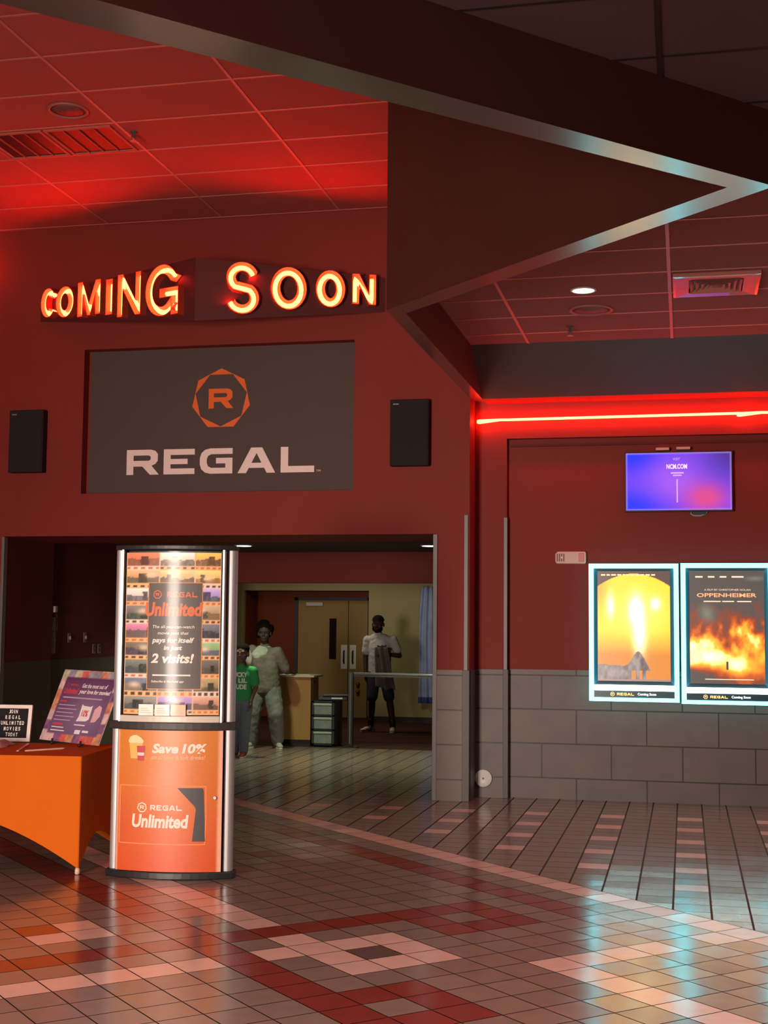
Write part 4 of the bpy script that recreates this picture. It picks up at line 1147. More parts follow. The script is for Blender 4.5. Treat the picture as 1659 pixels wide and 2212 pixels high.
# acrylic window in front of the poster, side strips and tray
def glass_mat():
    m = bpy.data.materials.new('clear_acrylic'); m.use_nodes = True
    nt = m.node_tree; nt.nodes.clear()
    out = nt.nodes.new('ShaderNodeOutputMaterial'); mx = nt.nodes.new('ShaderNodeMixShader')
    tr = nt.nodes.new('ShaderNodeBsdfTransparent'); gl = nt.nodes.new('ShaderNodeBsdfGlossy'); fr = nt.nodes.new('ShaderNodeFresnel')
    gl.inputs['Roughness'].default_value = 0.14; fr.inputs['IOR'].default_value = 1.22
    nt.links.new(fr.outputs[0], mx.inputs[0]); nt.links.new(tr.outputs[0], mx.inputs[1]); nt.links.new(gl.outputs[0], mx.inputs[2])
    nt.links.new(mx.outputs[0], out.inputs['Surface'])
    MATS['glass'] = m
    return m
M_glass = glass_mat()
b_ = MB()
n = 24; v = []
for i in range(n + 1):
    x = -0.335 + 0.67 * i / n
    v += [kw(x, bow(x) - 0.022, 1.046), kw(x, bow(x) - 0.022, 2.118)]
b_.add(v, [(2 * i, 2 * i + 2, 2 * i + 3, 2 * i + 1) for i in range(n)])
b_.build('window_pane', M_glass, kiosk, smooth=True)
for x in (-0.338, 0.338):
    b_ = MB(); b_.box(x - .006, x + .006, bow(.338) - 0.03, 0.0, 1.004, 2.127, fn=kfn); b_.build('side_strip', M_alu, kiosk)
b_ = MB()
b_.prism([(x, bow(x) - 0.034) for x in [-.33 + .66 * i / 16 for i in range(17)]] + [(.33, 0.0), (-.33, 0.0)], 1.004, 1.046, 0, None, None, kfn)
b_.build('tray', mat('tray_cream', (0.62, 0.52, 0.44), 0.35), kiosk, bevel=0.004)
# three little cards standing in the window
for i, (x, lab, cc) in enumerate(((-0.152, 'blank white card standing in the kiosk window tray, leftmost of three', (0.82, 0.74, 0.66)), (-0.043, 'blank white card standing in the middle of the kiosk window tray', (0.80, 0.72, 0.65)), (0.064, 'peach coloured card standing at the right of the kiosk window tray', (0.85, 0.45, 0.28)))):
    b_ = MB(); b_.box(x - .049, x + .049, bow(x) - 0.016, bow(x) - 0.013, 1.0465, 1.118, fn=kfn)
    cd = b_.build('card', mat('card_%d' % i, cc, .5, var=.03)); tag(cd, lab, 'card', 'cards in the kiosk window')
    b_ = MB()
    for q in range(3): b_.box(x - .036, x + .036 - .012 * q, bow(x) - 0.0172, bow(x) - 0.0165, 1.062 + .014 * q, 1.066 + .014 * q, fn=kfn)
    b_.build('lettering', mat('card_ink', (0.55, 0.40, 0.30), .5), cd)

# ---------------------------------------------------------------- table under the orange stretch cover
TA = R(7.0); tca, tsa = math.cos(TA), math.sin(TA)
TXc, TYc = -3.888, 8.322        # front right foot
TL, TD, TH = 1.83, 0.90, 0.765
def tw(x, y, z): return (TXc + x * tca - y * tsa, TYc + x * tsa + y * tca, z)   # x negative to the left, y away
tfn = lambda p: tw(*p)
table = thing('table', 'table under an orange stretch cover with arched hems left of the kiosk', 'table', (TXc, TYc, 0))
tc_ = MB()
def hem(t, L, amp): return amp * (1 - abs(2 * t - 1) ** 1.7) + 0.035
def waist(t, z, amp=0.05): return amp * math.sin(math.pi * min(1, max(0, z / TH))) * (1 - (2 * t - 1) ** 2)
def skirt(p, q, inward, amp, n=36, m=14):
    """curved stretch panel between two table corners"""
    v = []
    for i in range(n + 1):
        t = i / n; h0 = hem(t, 1, amp)
        for j in range(m + 1):
            z = h0 + (TH - h0) * j / m
            w_ = waist(t, z, 0.03) * (0.4 + 0.6 * (1 - j / m))
            v.append((p[0] + (q[0] - p[0]) * t + inward[0] * w_, p[1] + (q[1] - p[1]) * t + inward[1] * w_, z))
    f = []
    for i in range(n):
        for j in range(m):
            a = i * (m + 1) + j
            f.append((a, a + m + 1, a + m + 2, a + 1))
    tc_.add(v, f, 0, None, tfn)
c4 = [(-TL, 0), (0, 0), (0, TD), (-TL, TD)]
skirt(c4[0], c4[1], (0, 1), 0.34); skirt(c4[1], c4[2], (-1, 0), 0.18)
skirt(c4[2], c4[3], (0, -1), 0.34); skirt(c4[3], c4[0], (1, 0), 0.18)
tc_.add([(x, y, TH) for x, y in c4], [(0, 1, 2, 3)], 0, None, tfn)
M_cover = mat('orange_spandex', (0.62, 0.118, 0.005), 0.75, spec=.1, var=0.06, scale=3)
cov = tc_.build('table_cover', M_cover, table, smooth=False)
bm_ = cov.modifiers.new('weld', 'WELD'); bm_.merge_threshold = 0.002
bv_ = cov.modifiers.new('bevel', 'BEVEL'); bv_.width = 0.012; bv_.segments = 3; bv_.limit_method = 'ANGLE'; bv_.angle_limit = R(50)
for x, y in ((-0.012, 0.012), (-0.012, TD - 0.012), (-TL + .012, 0.012), (-TL + .012, TD - 0.012)):
    MB().lathe([(0.010, 0.0), (0.017, 0.006), (0.017, 0.03), (0.011, 0.045), (0.0, 0.046)], 14, 0, Matrix.Translation(Vector(tw(x, y, 0)))).build('foot_cap', mat('foot_peach', (0.75, 0.45, 0.33), .5), table, smooth=True)
TT = TH + 0.001
# letter board
LB = (-4.75, 9.17)
lb = thing('letter_board', 'white framed black letter board reading JOIN REGAL UNLIMITED MOVIES TODAY on the table', 'letter board', (LB[0], LB[1], TT))
LA = R(8.0)
LT = R(10)   # leans back
Ml = Matrix.Translation(Vector((LB[0] - .095, LB[1], TT))) @ Matrix.Rotation(LA, 4, 'Z') @ Matrix.Rotation(-LT, 4, 'X') @ Matrix(((1, 0, 0, 0), (0, 0, -1, 0), (0, 1, 0, 0), (0, 0, 0, 1)))
BW, BH = 0.285, 0.268
f_ = MB(); t_ = 0.026
for a in ((0, t_, 0, BH), (BW - t_, BW, 0, BH), (t_, BW - t_, 0, t_), (t_, BW - t_, BH - t_, BH)): f_.box(a[0] - BW / 2, a[1] - BW / 2, a[2], a[3], 0, 0.02, 0, Ml)
f_.build('frame', mat('board_frame', (0.84, 0.70, 0.62), .5), lb)
MB().box(-BW / 2 + t_, BW / 2 - t_, t_, BH - t_, 0.002, 0.010, 0, Ml).build('felt', mat('black_felt', (0.012, 0.008, 0.010), .95), lb)
Z_ = 0.0108
for body, hw_, yc in (('JOIN', .034, .220), ('REGAL', .062, .178), ('UNLIMITED', .090, .136), ('MOVIES', .066, .094), ('TODAY', .048, .052)):
    b_ = MB(); n_ = len(body)
    for q, ch in enumerate(body):
        x_ = -hw_ + 2 * hw_ * (q + .5) / n_; w_ = 0.0072 if ch != 'I' else 0.0025
        put_text(b_, ch, x_ - w_, x_ + w_, yc - .014, yc + .014, Z_, Ml, bold=0.03)
    b_.build('lettering', mat('letter_white', (0.85, 0.78, 0.72), .5), lb)
MB().box(-.05, .05, 0, .19, -.004, 0, 0, Ml).build('backing', M_black, lb)
# poster board on its easel
pA, pB, pC, pD = Vector((-4.626, 9.175, 0.790)), Vector((-4.033, 8.898, 0.783)), Vector((-3.935, 9.093, 1.287)), Vector((-4.528, 9.371, 1.294))
ex = (pB - pA); ey = (pD - pA)
eW, eH = ex.length, ey.length
ex = ex.normalized(); ey = (ey - ex * ey.dot(ex)).normalized(); ez = ex.cross(ey)
if ez.y > 0: ez = -ez
Mb = Matrix(((ex.x, ey.x, ez.x, pA.x), (ex.y, ey.y, ez.y, pA.y), (ex.z, ey.z, ez.z, pA.z), (0, 0, 0, 1)))
pb = thing('poster_board', 'purple picture bordered offer board leaning on a small easel on the orange table', 'poster board', (pA + pB) / 2)
def art_offer(u, v):
    bd = 0.085
    if u < bd or u > 1 - bd or v < bd * 1.25 or v > 1 - bd * 1.25:
        q = int(u * 9) + 13 * int(v * 7)
        b0 = [(0.62, 0.40, 0.40), (0.55, 0.16, 0.08), (0.30, 0.24, 0.30), (0.70, 0.42, 0.40), (0.60, 0.25, 0.12), (0.62, 0.08, 0.06), (0.20, 0.06, 0.18), (0.55, 0.45, 0.30)][int(hsh(q, 2) * 8) % 8]
        n_ = fbm(u * 30, v * 26)
        return mixc(tuple(x * .5 for x in b0), tuple(min(1, x * 1.4 + .08) for x in b0), n_)
    c = mixc((0.16, 0.10, 0.19), (0.12, 0.03, 0.09), v)
    return mixc(c, (0.26, 0.15, 0.26), blob(u, v, 0.6, 0.4, .3, .3))
b_ = MB().image(54, 44, art_offer, lambda u, v: Mb @ Vector((u * eW, v * eH, 0.0)))
b_.box(0, eW, 0, eH, -0.006, -0.0005, 0, Mb, (0.7, 0.6, 0.6))
bd_ = b_.build('board', M_print, pb)
o_white = mat('offer_white', (0.85, 0.74, 0.74), .5); o_pink = mat('offer_pink', (0.62, 0.06, 0.09), .5); o_lil = mat('offer_lilac', (0.50, 0.32, 0.42), .5)
def otext(name, m, fn_): 
    x_ = MB(); fn_(x_); return x_.build(name, m, bd_)
zz = 0.0012
otext('lettering', o_white, lambda x_: put_text(x_, 'Get the most out of', .40 * eW, .82 * eW, .755 * eH, .815 * eH, zz, Mb, shear=.2, bold=.02))
otext('lettering', o_white, lambda x_: put_text(x_, 'your love for movies!', .38 * eW, .90 * eW, .655 * eH, .735 * eH, zz, Mb, shear=.2, bold=.03))
otext('lettering', o_pink, lambda x_: put_text(x_, 'Unlimited', .12 * eW, .36 * eW, .66 * eH, .745 * eH, zz, Mb, shear=.15, bold=.04))
otext('lettering', o_pink, lambda x_: put_word(x_, .20 * eW, .345 * eW, .775 * eH, .80 * eH, zz, Mb))
otext('emblem', o_pink, lambda x_: x_.add([(.155 * eW + p[0] * .014, .787 * eH + p[1] * .014, zz) for p in EMBS[0]], EMBS[1], 0, Mb))
otext('rule', o_lil, lambda x_: x_.box(.14 * eW, .80 * eW, .600 * eH, .618 * eH, 0.0003, zz, 0, Mb))
otext('rule', o_pink, lambda x_: x_.box(.12 * eW, .23 * eW, .545 * eH, .565 * eH, 0.0003, zz, 0, Mb))
for q in range(5): otext('rule', o_lil, lambda x_: x_.box(.12 * eW, (.40 + .04 * (q % 2)) * eW, (.495 - .052 * q) * eH, (.508 - .052 * q) * eH, 0.0003, zz, 0, Mb))
otext('rule', o_pink, lambda x_: x_.box(.13 * eW, .30 * eW, .225 * eH, .25 * eH, 0.0003, zz, 0, Mb))
for q in range(2): otext('rule', o_white, lambda x_: x_.box(.13 * eW, (.33 + .03 * q) * eW, (.185 - .045 * q) * eH, (.198 - .045 * q) * eH, 0.0003, zz, 0, Mb))
otext('picture', o_white, lambda x_: x_.add([(a * eW, b0 * eH, zz) for a, b0 in ((.50, .29), (.66, .30), (.70, .33), (.69, .52), (.66, .50), (.54, .51), (.51, .53), (.52, .36))], [tuple(range(8))], 0, Mb))
otext('lettering', o_pink, lambda x_: put_text(x_, '10%', .55 * eW, .655 * eW, .36 * eH, .45 * eH, zz + .0008, Mb, bold=.03))
otext('picture', mat('offer_rose', (0.75, 0.42, 0.45), .5), lambda x_: x_.add([(a * eW, b0 * eH, zz) for a, b0 in ((.74, .29), (.81, .30), (.86, .38), (.85, .50), (.80, .53), (.74, .47))], [tuple(range(6))], 0, Mb))
otext('rule', o_white, lambda x_: x_.box(.49 * eW, .67 * eW, .235 * eH, .25 * eH, 0.0003, zz, 0, Mb))
otext('rule', o_white, lambda x_: x_.box(.54 * eW, .63 * eW, .12 * eH, .175 * eH, 0.0003, zz, 0, Mb))
otext('rule', o_white, lambda x_: x_.box(.66 * eW, .76 * eW, .145 * eH, .175 * eH, 0.0003, zz, 0, Mb))
es = thing('easel', 'small black table easel carrying the purple offer board', 'easel', (-4.33, 9.05, TT))
def onb(x, y, z): return Mb @ Vector((x * eW, y * eH, z))
for fx, fp in ((.24, (-4.470, 9.066, TT)), (.72, (-4.185, 8.915, TT))):
    top = onb(fx, .95, -0.018); low = onb(fx, 0.0, -0.014); lip = onb(fx, -0.006, 0.014)
    l_ = MB(); l_.tube([top, low, Vector(fp) + Vector((0, 0, 0.012))], 0.006, 8); l_.tube([low + Vector((0, 0, -.006)), lip, lip + (onb(fx, .03, .014) - onb(fx, 0, .014))], .005, 8)
    lg = l_.build('leg', mat('easel_dark', (0.03, 0.02, 0.02), .4), es, smooth=True)
    MB().ball(Vector(fp) + Vector((0, 0, 0.0125)), (0.013, 0.013, 0.0125), 10, 7).build('rubber_foot', M_black, lg, smooth=True)
bk = onb(.5, .55, -0.02); bf = Vector((-4.18, 9.20, TT + 0.006))
MB().tube([bk, bf], 0.006, 8).build('rear_leg', MATS['easel_dark'], es, smooth=True)
MB().tube([onb(.24, .55, -0.02), onb(.72, .55, -0.02)], 0.005, 8).build('crossbar', MATS['easel_dark'], es, smooth=True)
# leaflets in a clear bag, loose sheet, pen
bag = MB()
nx_, ny_ = 22, 16; v = []
for j in range(ny_ + 1):
    for i in range(nx_ + 1):
        u, t_ = i / nx_, j / ny_
        e_ = min(u, 1 - u, t_, 1 - t_)
        hgt = 0.002 + 0.045 * min(1, e_ * 5) * (0.55 + 0.7 * fbm(u * 5, t_ * 5)) + 0.012 * (fbm(u * 14, t_ * 11) - .5) * min(1, e_ * 6)
        v.append(tw(-1.03 + 0.30 * u + 0.02 * math.sin(7 * t_), 0.42 + 0.34 * t_ + 0.015 * math.sin(9 * u), TT + max(0.001, hgt)))
f = [(j * (nx_ + 1) + i, j * (nx_ + 1) + i + 1, (j + 1) * (nx_ + 1) + i + 1, (j + 1) * (nx_ + 1) + i) for j in range(ny_) for i in range(nx_)]
bag.add(v, f)
pbg = bag.build('plastic_bag', mat('pink_plastic', (0.52, 0.24, 0.22), .25, var=.4, scale=14), smooth=True)
tag(pbg, 'crumpled pinkish plastic bag lying in front of the letter board', 'bag')
s_ = MB()
q4 = [tw(-.540, .25, TT + .001), tw(-.522, .25, TT + .001), tw(-.648, 0.80, TT + .001), tw(-.666, 0.80, TT + .001)]
s_.add(q4 + [tuple(Vector(p) + Vector((0, 0, .004))) for p in q4], [(3, 2, 1, 0), (4, 5, 6, 7), (0, 1, 5, 4), (1, 2, 6, 5), (2, 3, 7, 6), (3, 0, 4, 7)])
tag(s_.build('ruler', mat('pale_pink_strip', (0.85, 0.45, 0.36), .4)), 'long pale strip lying from the table edge back to the easel board', 'strip')
s_ = MB(); a_, b2 = Vector(tw(-.47, .225, TT + .007)), Vector(tw(-.265, .46, TT + .007))
s_.tube([a_, a_ + (b2 - a_) * .08, a_ + (b2 - a_) * .9, b2], [.003, .006, .007, .004], 10)
pen = s_.build('pen', mat('pen_peach', (0.85, 0.50, 0.33), .4), smooth=True)
tag(pen, 'pale pen lying on the orange table below the easel board', 'pen')

# ---------------------------------------------------------------- corridor furniture
# wooden check-in counter
ct = thing('counter', 'narrow maple check-in counter with dark kick base in the corridor', 'counter', (-5.2, 17.9, 0))
MB().box(-5.45, -4.955, 17.70, 18.10, 0.085, 0.925).build('body', M_wood, ct, bevel=0.004)
MB().box(-5.44, -4.965, 17.74, 18.09, 0.0, 0.085).build('kick_base', M_black, ct)
MB().box(-5.48, -4.90, 17.66, 18.14, 0.926, 0.952).build('worktop', mat('worktop_cream', (0.55, 0.42, 0.28), .4), ct, bevel=0.004)
MB().box(-4.953, -4.945, 17.80, 17.86, 0.84, 0.89).build('cable_port', M_black, ct)
for x0, x1, y0, a, lab, cc in ((-5.40, -5.20, 17.72, .2, 'white paper sheet on the counter near the person in grey', (0.75, 0.68, 0.58)), (-5.17, -4.96, 17.74, -.15, 'cream paper sheet at the right end of the counter top', (0.72, 0.64, 0.44))):
    b_ = MB(); cxx = (x0 + x1) / 2
    Mx = Matrix.Translation(Vector((cxx, y0 + .14, .953))) @ Matrix.Rotation(a, 4, 'Z')
    b_.box(-.10, .10, -.13, .13, 0, .006, 0, Mx)
    tag(b_.build('paper', mat('paper_' + ('a' if a > 0 else 'b'), cc, .6)), lab, 'paper')
# drawer cart
dc = thing('drawer_cart', 'black framed cart with three clear plastic drawers beside the counter', 'storage cart', (-4.78, 17.95, 0))
fr_ = MB()
X0_, X1_, Yf, Yb, ZT_ = -4.935, -4.622, 17.70, 18.14, 0.615
for x in (X0_, X1_ - .03):
    for y in (Yf, Yb - .03): fr_.box(x, x + .03, y, y + .03, 0.02, ZT_)
for z in (0.02, 0.215, 0.405, 0.590): fr_.box(X0_, X1_, Yf, Yb, z, z + .022)
fr_.box(X1_ - .012, X1_ - .002, Yf + .03, Yb - .03, .04, ZT_ - .01); fr_.box(X0_ + .002, X0_ + .012, Yf + .03, Yb - .03, .04, ZT_ - .01)
fr_.build('frame', mat('cart_black', (0.02, 0.018, 0.018), .4), dc)
M_clear = mat('clear_drawer', (0.22, 0.23, 0.22), .25, var=.35, scale=18)
for z0, z1 in ((.044, .205), (.240, .395), (.430, .582)):
    d_ = MB().box(X0_ + .034, X1_ - .034, Yf - .012, Yb - .04, z0, z1).build('drawer', M_clear, dc, bevel=.006)
    MB().box(X0_ + .03, X1_ - .03, Yf - .024, Yf - .012, z1 - .028, z1 - .006).build('drawer_lip', mat('drawer_lip', (0.42, 0.42, 0.40), .3), d_, bevel=.003)
for x in (X0_ + .02, X1_ - .02):
    for y in (Yf + .03, Yb - .03): MB().lathe([(.014, 0), (.016, .004), (.016, .014), (.008, .0205)], 12, 0, Matrix.Translation(Vector((x, y, 0)))).build('caster', M_black, dc)
b_ = MB()
Mc = Matrix.Translation(Vector((-4.68, 17.86, .6175))) @ Matrix.Rotation(R(12), 4, 'Z')
b_.box(-.20, .20, -.12, .12, 0, .05, 0, Mc); b_.box(-.14, .22, -.10, .12, .05, .075, 0, Mc)
cs_ = b_.build('flat_case', M_black, bevel=.012)
tag(cs_, 'flat black case lying on top of the drawer cart', 'case')
MB().box(-.02, .13, -.124, -.1205, .022, .040, 0, Mc).build('trim_band', mat('case_silver', (0.75, 0.72, 0.70), .25), cs_)  # pale band put in for the glare on the case front
# railing
rl = thing('railing', 'black post with silver rail closing the corridor beside the door', 'railing', (-4.40, 17.72, 0))
MB().box(-4.435, -4.365, 17.69, 17.75, 0.012, 1.0).build('post', mat('rail_black', (0.014, 0.012, 0.012), .35), rl, bevel=.004)
MB().box(-4.405, -4.395, 17.684, 17.690, .05, .98).build('post_strip', mat('rail_strip', (0.22, 0.19, 0.19), .4), rl)
MB().box(-4.50, -4.30, 17.62, 17.82, 0.0, 0.012).build('base_plate', MATS['rail_black'], rl)
MB().tube([(-4.36, 17.72, .985), (-2.335, 17.72, .985)], .017, 12).build('rail', M_alu, rl, smooth=True)
MB().box(-4.36, -2.335, 17.705, 17.735, .945, .965).build('under_rail', MATS['rail_black'], rl)
# blue cloth hanging on the olive wall
cl = MB(); nx_, nz_ = 26, 50; v = []
for j in range(nz_ + 1):
    t_ = j / nz_; z = 0.355 + (2.29 - 0.355) * t_
    hw_ = 0.155 - 0.05 * t_ ** 3
    for i in range(nx_ + 1):
        u = i / nx_
        fold = 0.022 * math.sin(u * 17 + 2.2 * math.sin(t_ * 4)) + 0.03 * (fbm(u * 4, t_ * 7) - .5)
        v.append((-4.225 + (2 * u - 1) * hw_ + 0.02 * math.sin(t_ * 5), 22.34 - 0.02 - fold - .03 * (1 - (2 * u - 1) ** 2), z))
cl.add(v, [(j * (nx_ + 1) + i, j * (nx_ + 1) + i + 1, (j + 1) * (nx_ + 1) + i + 1, (j + 1) * (nx_ + 1) + i) for j in range(nz_) for i in range(nx_)])
blue = thing('hanging_cloth', 'pale blue cloth hanging down the olive wall beside the right jamb', 'cloth', (-4.225, 22.34, 0.355))
M_bl = mat('pale_blue_cloth', (0.30, 0.36, 0.58), .6, var=.3, scale=6)
c_ = cl.build('drape', M_bl, blue, smooth=True)
sd = c_.modifiers.new('thick', 'SOLIDIFY'); sd.thickness = .006
hm = MB(); v = []
for j in range(7):
    t_ = j / 6; z = 0.345 + 0.10 * t_
    for i in range(nx_ + 1):
        u = i / nx_
        fold = 0.022 * math.sin(u * 17) + .03 * (fbm(u * 4, t_ * .3) - .5)
        v.append((-4.225 + (2 * u - 1) * .158, 22.309 - fold - .03 * (1 - (2 * u - 1) ** 2), z))
hm.add(v, [(j * (nx_ + 1) + i, j * (nx_ + 1) + i + 1, (j + 1) * (nx_ + 1) + i + 1, (j + 1) * (nx_ + 1) + i) for j in range(6) for i in range(nx_)])
h_ = hm.build('hem_band', mat('deep_blue_cloth', (0.05, 0.06, 0.24), .6), blue, smooth=True)
sd = h_.modifiers.new('thick', 'SOLIDIFY'); sd.thickness = .008
MB().tube([(-4.225, 22.399, 2.285), (-4.225, 22.30, 2.285), (-4.225, 22.29, 2.30)], .008, 8).build('hook', M_guardD, blue)
# fittings on the dark left wall
XL = -6.92
fp = thing('wall_panel', 'tall narrow grey panel with a pale top box on the dark left wall', 'wall panel', (XL, 13.86, 1.29))
MB().box(XL + .001, XL + .06, 13.83, 13.93, 1.295, 1.70).build('housing', mat('panel_grey', (0.16, 0.10, 0.09), .4), fp, bevel=.005)
MB().box(XL + .001, XL + .09, 13.84, 13.90, 1.75, 1.82).build('top_box', mat('panel_pale', (0.45, 0.34, 0.32), .4), fp, bevel=.005)
MB().tube([(XL + .03, 13.92, 1.76), (XL + .045, 13.97, 1.72), (XL + .05, 13.97, 1.56), (XL + .045, 13.93, 1.50)], .008, 8).build('tube', MATS['panel_grey'], fp, smooth=True)
MB().add([(XL + .062, 13.84, 1.56), (XL + .062, 13.87, 1.56), (XL + .062, 13.845, 1.66)], [(0, 1, 2)]).build('sticker', mat('sticker_tan', (0.55, 0.38, 0.2), .5), fp)
for y, z, hh, lab in ((13.99, 1.44, .11, 'small grey wall switch beside the narrow wall panel'), (14.38, 1.463, .11, 'small grey wall switch, middle one on the dark wall'), (14.80, 1.465, .12, 'paler wall switch with a knob on the dark wall')):
    w_ = thing('wall_switch', lab, 'wall switch', (XL, y, z), 'switches on the dark left wall')
    MB().box(XL + .001, XL + .012, y - .035, y + .035, z - hh / 2, z + hh / 2).build('plate', MATS['panel_grey'], w_, bevel=.003)
    MB().box(XL + .012, XL + .028, y - .012, y + .012, z - .02, z + .02).build('toggle', MATS['panel_pale'], w_, bevel=.003)
for y, lab in ((15.054, 'dark double socket plate left of the pair under the switches'), (15.20, 'dark double socket plate right of the pair, nearest the kiosk')):
    w_ = thing('socket_plate', lab, 'socket', (XL, y, 1.27), 'socket plates on the dark left wall')
    MB().box(XL + .001, XL + .012, y - .04, y + .04, 1.27, 1.385).build('plate', MATS['panel_grey'], w_, bevel=.003)
    for z in (1.30, 1.345): MB().box(XL + .012, XL + .014, y - .018, y + .018, z, z + .028).build('socket', M_black, w_)

# ---------------------------------------------------------------- people
WRINK = bpy.data.textures.new('cloth_wrinkles', 'CLOUDS'); WRINK.noise_scale = 0.075; WRINK.noise_depth = 2
def blob(name, mb, m, parent, voxel=0.007, sm=4, it=0.5, wr=0.0):
    ob = mb.build(name, m, None)
    o = ORIG[ob.name]
    md = ob.modifiers.new('remesh', 'REMESH'); md.mode = 'VOXEL'; md.voxel_size = voxel
    ms = ob.modifiers.new('smooth', 'SMOOTH'); ms.iterations = sm; ms.factor = it
    if wr:
        dm = ob.modifiers.new('wrinkles', 'DISPLACE'); dm.texture = WRINK; dm.texture_coords = 'LOCAL'; dm.strength = wr; dm.mid_level = 0.5
    dg = bpy.context.evaluated_depsgraph_get(); dg.update()
    me = bpy.data.meshes.new_from_object(ob.evaluated_get(dg))
    nm = ob.name
    old = ob.data
    ob.modifiers.clear(); ob.data = me; bpy.data.meshes.remove(old)
    me.name = name
    me.polygons.foreach_set('use_smooth', [True] * len(me.polygons))
    ob.parent = parent; ob.location = o - ORIG[parent.name]
    return ob
def hand(mb, w, d, s=1.0, palm_n=(0, -1, 0), curl=0.35, thumb=1):
    """palm and five fingers from the wrist w along d; palm_n is where the palm faces"""
    w, d, n_ = Vector(w), Vector(d).normalized(), Vector(palm_n).normalized()
    n_ = (n_ - d * n_.dot(d)).normalized(); sd_ = d.cross(n_) * thumb
    for q in range(4):
        o_ = (q - 1.5) * 0.019 * s
        mb.cone(w + sd_ * o_ * .7, w + d * .085 * s + sd_ * o_, .015 * s, .0125 * s, 8)
        L_ = (.030, .034, .032, .024)[q] * s
        k0 = w + d * .088 * s + sd_ * o_
        d1 = (d * math.cos(curl) + n_ * math.sin(curl)); d2 = (d * math.cos(curl * 2.2) + n_ * math.sin(curl * 2.2))
        k1 = k0 + d1 * L_ * 1.2; k2 = k1 + d2 * L_ * 1.3
        mb.cone(k0, k1, .0095 * s, .009 * s, 8); mb.cone(k1, k2, .009 * s, .0075 * s, 8)
    t0 = w + d * .025 * s - sd_ * .024 * s; t1 = t0 + (d * .6 - sd_ * .7 + n_ * .25).normalized() * .04 * s
    mb.cone(w + d * .01 * s - sd_ * .012 * s, t0, .014 * s, .0135 * s, 8); mb.cone(t0, t1, .0125 * s, .0105 * s, 8)
    mb.cone(t1, t1 + (d * .9 - sd_ * .2 + n_ * .3).normalized() * .03 * s, .0105 * s, .0085 * s, 8)
def head(mb, c, h, yaw=0.0, beard=0.0):
    """c chin-to-crown centre; h head height; face looks to -Y turned by yaw"""
    M_ = Matrix.Translation(Vector(c)) @ Matrix.Rotation(yaw, 4, 'Z') @ Matrix.Scale(h / 0.23, 4)
    def E_(p, r): 
        t = MB().ball(p, r); mb.add([tuple(M_ @ q) for q in t.v], t.f)
    E_((0, .008, .025), (.075, .094, .088)); E_((0, -.012, -.035), (.062, .074, .075)); E_((0, -.045, -.085), (.036, .036, .03))
    E_((0, -.088, -.010), (.0115, .02, .03)); E_((0, -.098, -.028), (.017, .016, .011))
    for s_ in (-1, 1):
        E_((.077 * s_, .012, -.012), (.012, .022, .032)); E_((.032 * s_, -.076, .022), (.026, .016, .010)); E_((.040 * s_, -.060, -.03), (.024, .024, .022))
    E_((0, -.080, -.058), (.026, .014, .007)); E_((0, -.078, -.069), (.022, .014, .007))
    return M_
def eyes(parent, M_):
    e_ = MB()
    for s_ in (-1, 1):
        t = MB().ball((.031 * s_, -.079, .005), (.0105, .007, .0048), 10, 6); e_.add([tuple(M_ @ q) for q in t.v], t.f)
    w_ = e_.build('eyes', mat('eye_white', (0.20, 0.17, 0.16), .4), parent, smooth=True)
    e_ = MB()
    for s_ in (-1, 1):
        t = MB().ball((.031 * s_, -.0855, .005), (.006, .004, .006), 8, 5); e_.add([tuple(M_ @ q) for q in t.v], t.f)
    e_.build('irises', M_black, w_, smooth=True)
def shoe(name, m, parent, ank, ang, s=1.0, sole=None):
    M_ = Matrix.Translation(Vector((ank[0], ank[1], 0))) @ Matrix.Rotation(ang, 4, 'Z') @ Matrix.Scale(s, 4)
    t = MB(); t.ball((0, .03, .052), (.043, .055, .052)); t.ball((0, -.07, .045), (.047, .085, .040)); t.ball((0, -.145, .034), (.043, .055, .030)); t.cone((0, .02, .05), (0, .022, .105), .044, .042)
    b_ = MB(); b_.add([tuple(M_ @ p) for p in t.v if True], t.f)
    for i, p in enumerate(b_.v):
        if p.z < 0.016: b_.v[i].z = 0.016
    up_ = blob(name, b_, m, parent, .006, 3)
    o_ = [(.046 * math.sin(a) * (1 if abs(a) else 1), -.06 - .145 * math.cos(a)) for a in [2 * math.pi * q / 22 for q in range(22)]]
    s_ = MB(); s_.prism(o_, 0.0, 0.022, 0, M_)
    s_.build('sole', sole or mat('sole_white', (0.6, 0.52, 0.46), .5), up_, bevel=.005)
SK1 = mat('skin_deep', (0.050, 0.024, 0.016), .6, var=.1, spec=.25)
SK2 = mat('skin_brown', (0.065, 0.032, 0.022), .6, var=.1, spec=.3)
SK3 = mat('skin_child', (0.105, 0.050, 0.034), .6, var=.1, spec=.25)
HAIR = mat('black_hair', (0.008, 0.005, 0.004), 1.0, var=.4, scale=60, spec=0.05)

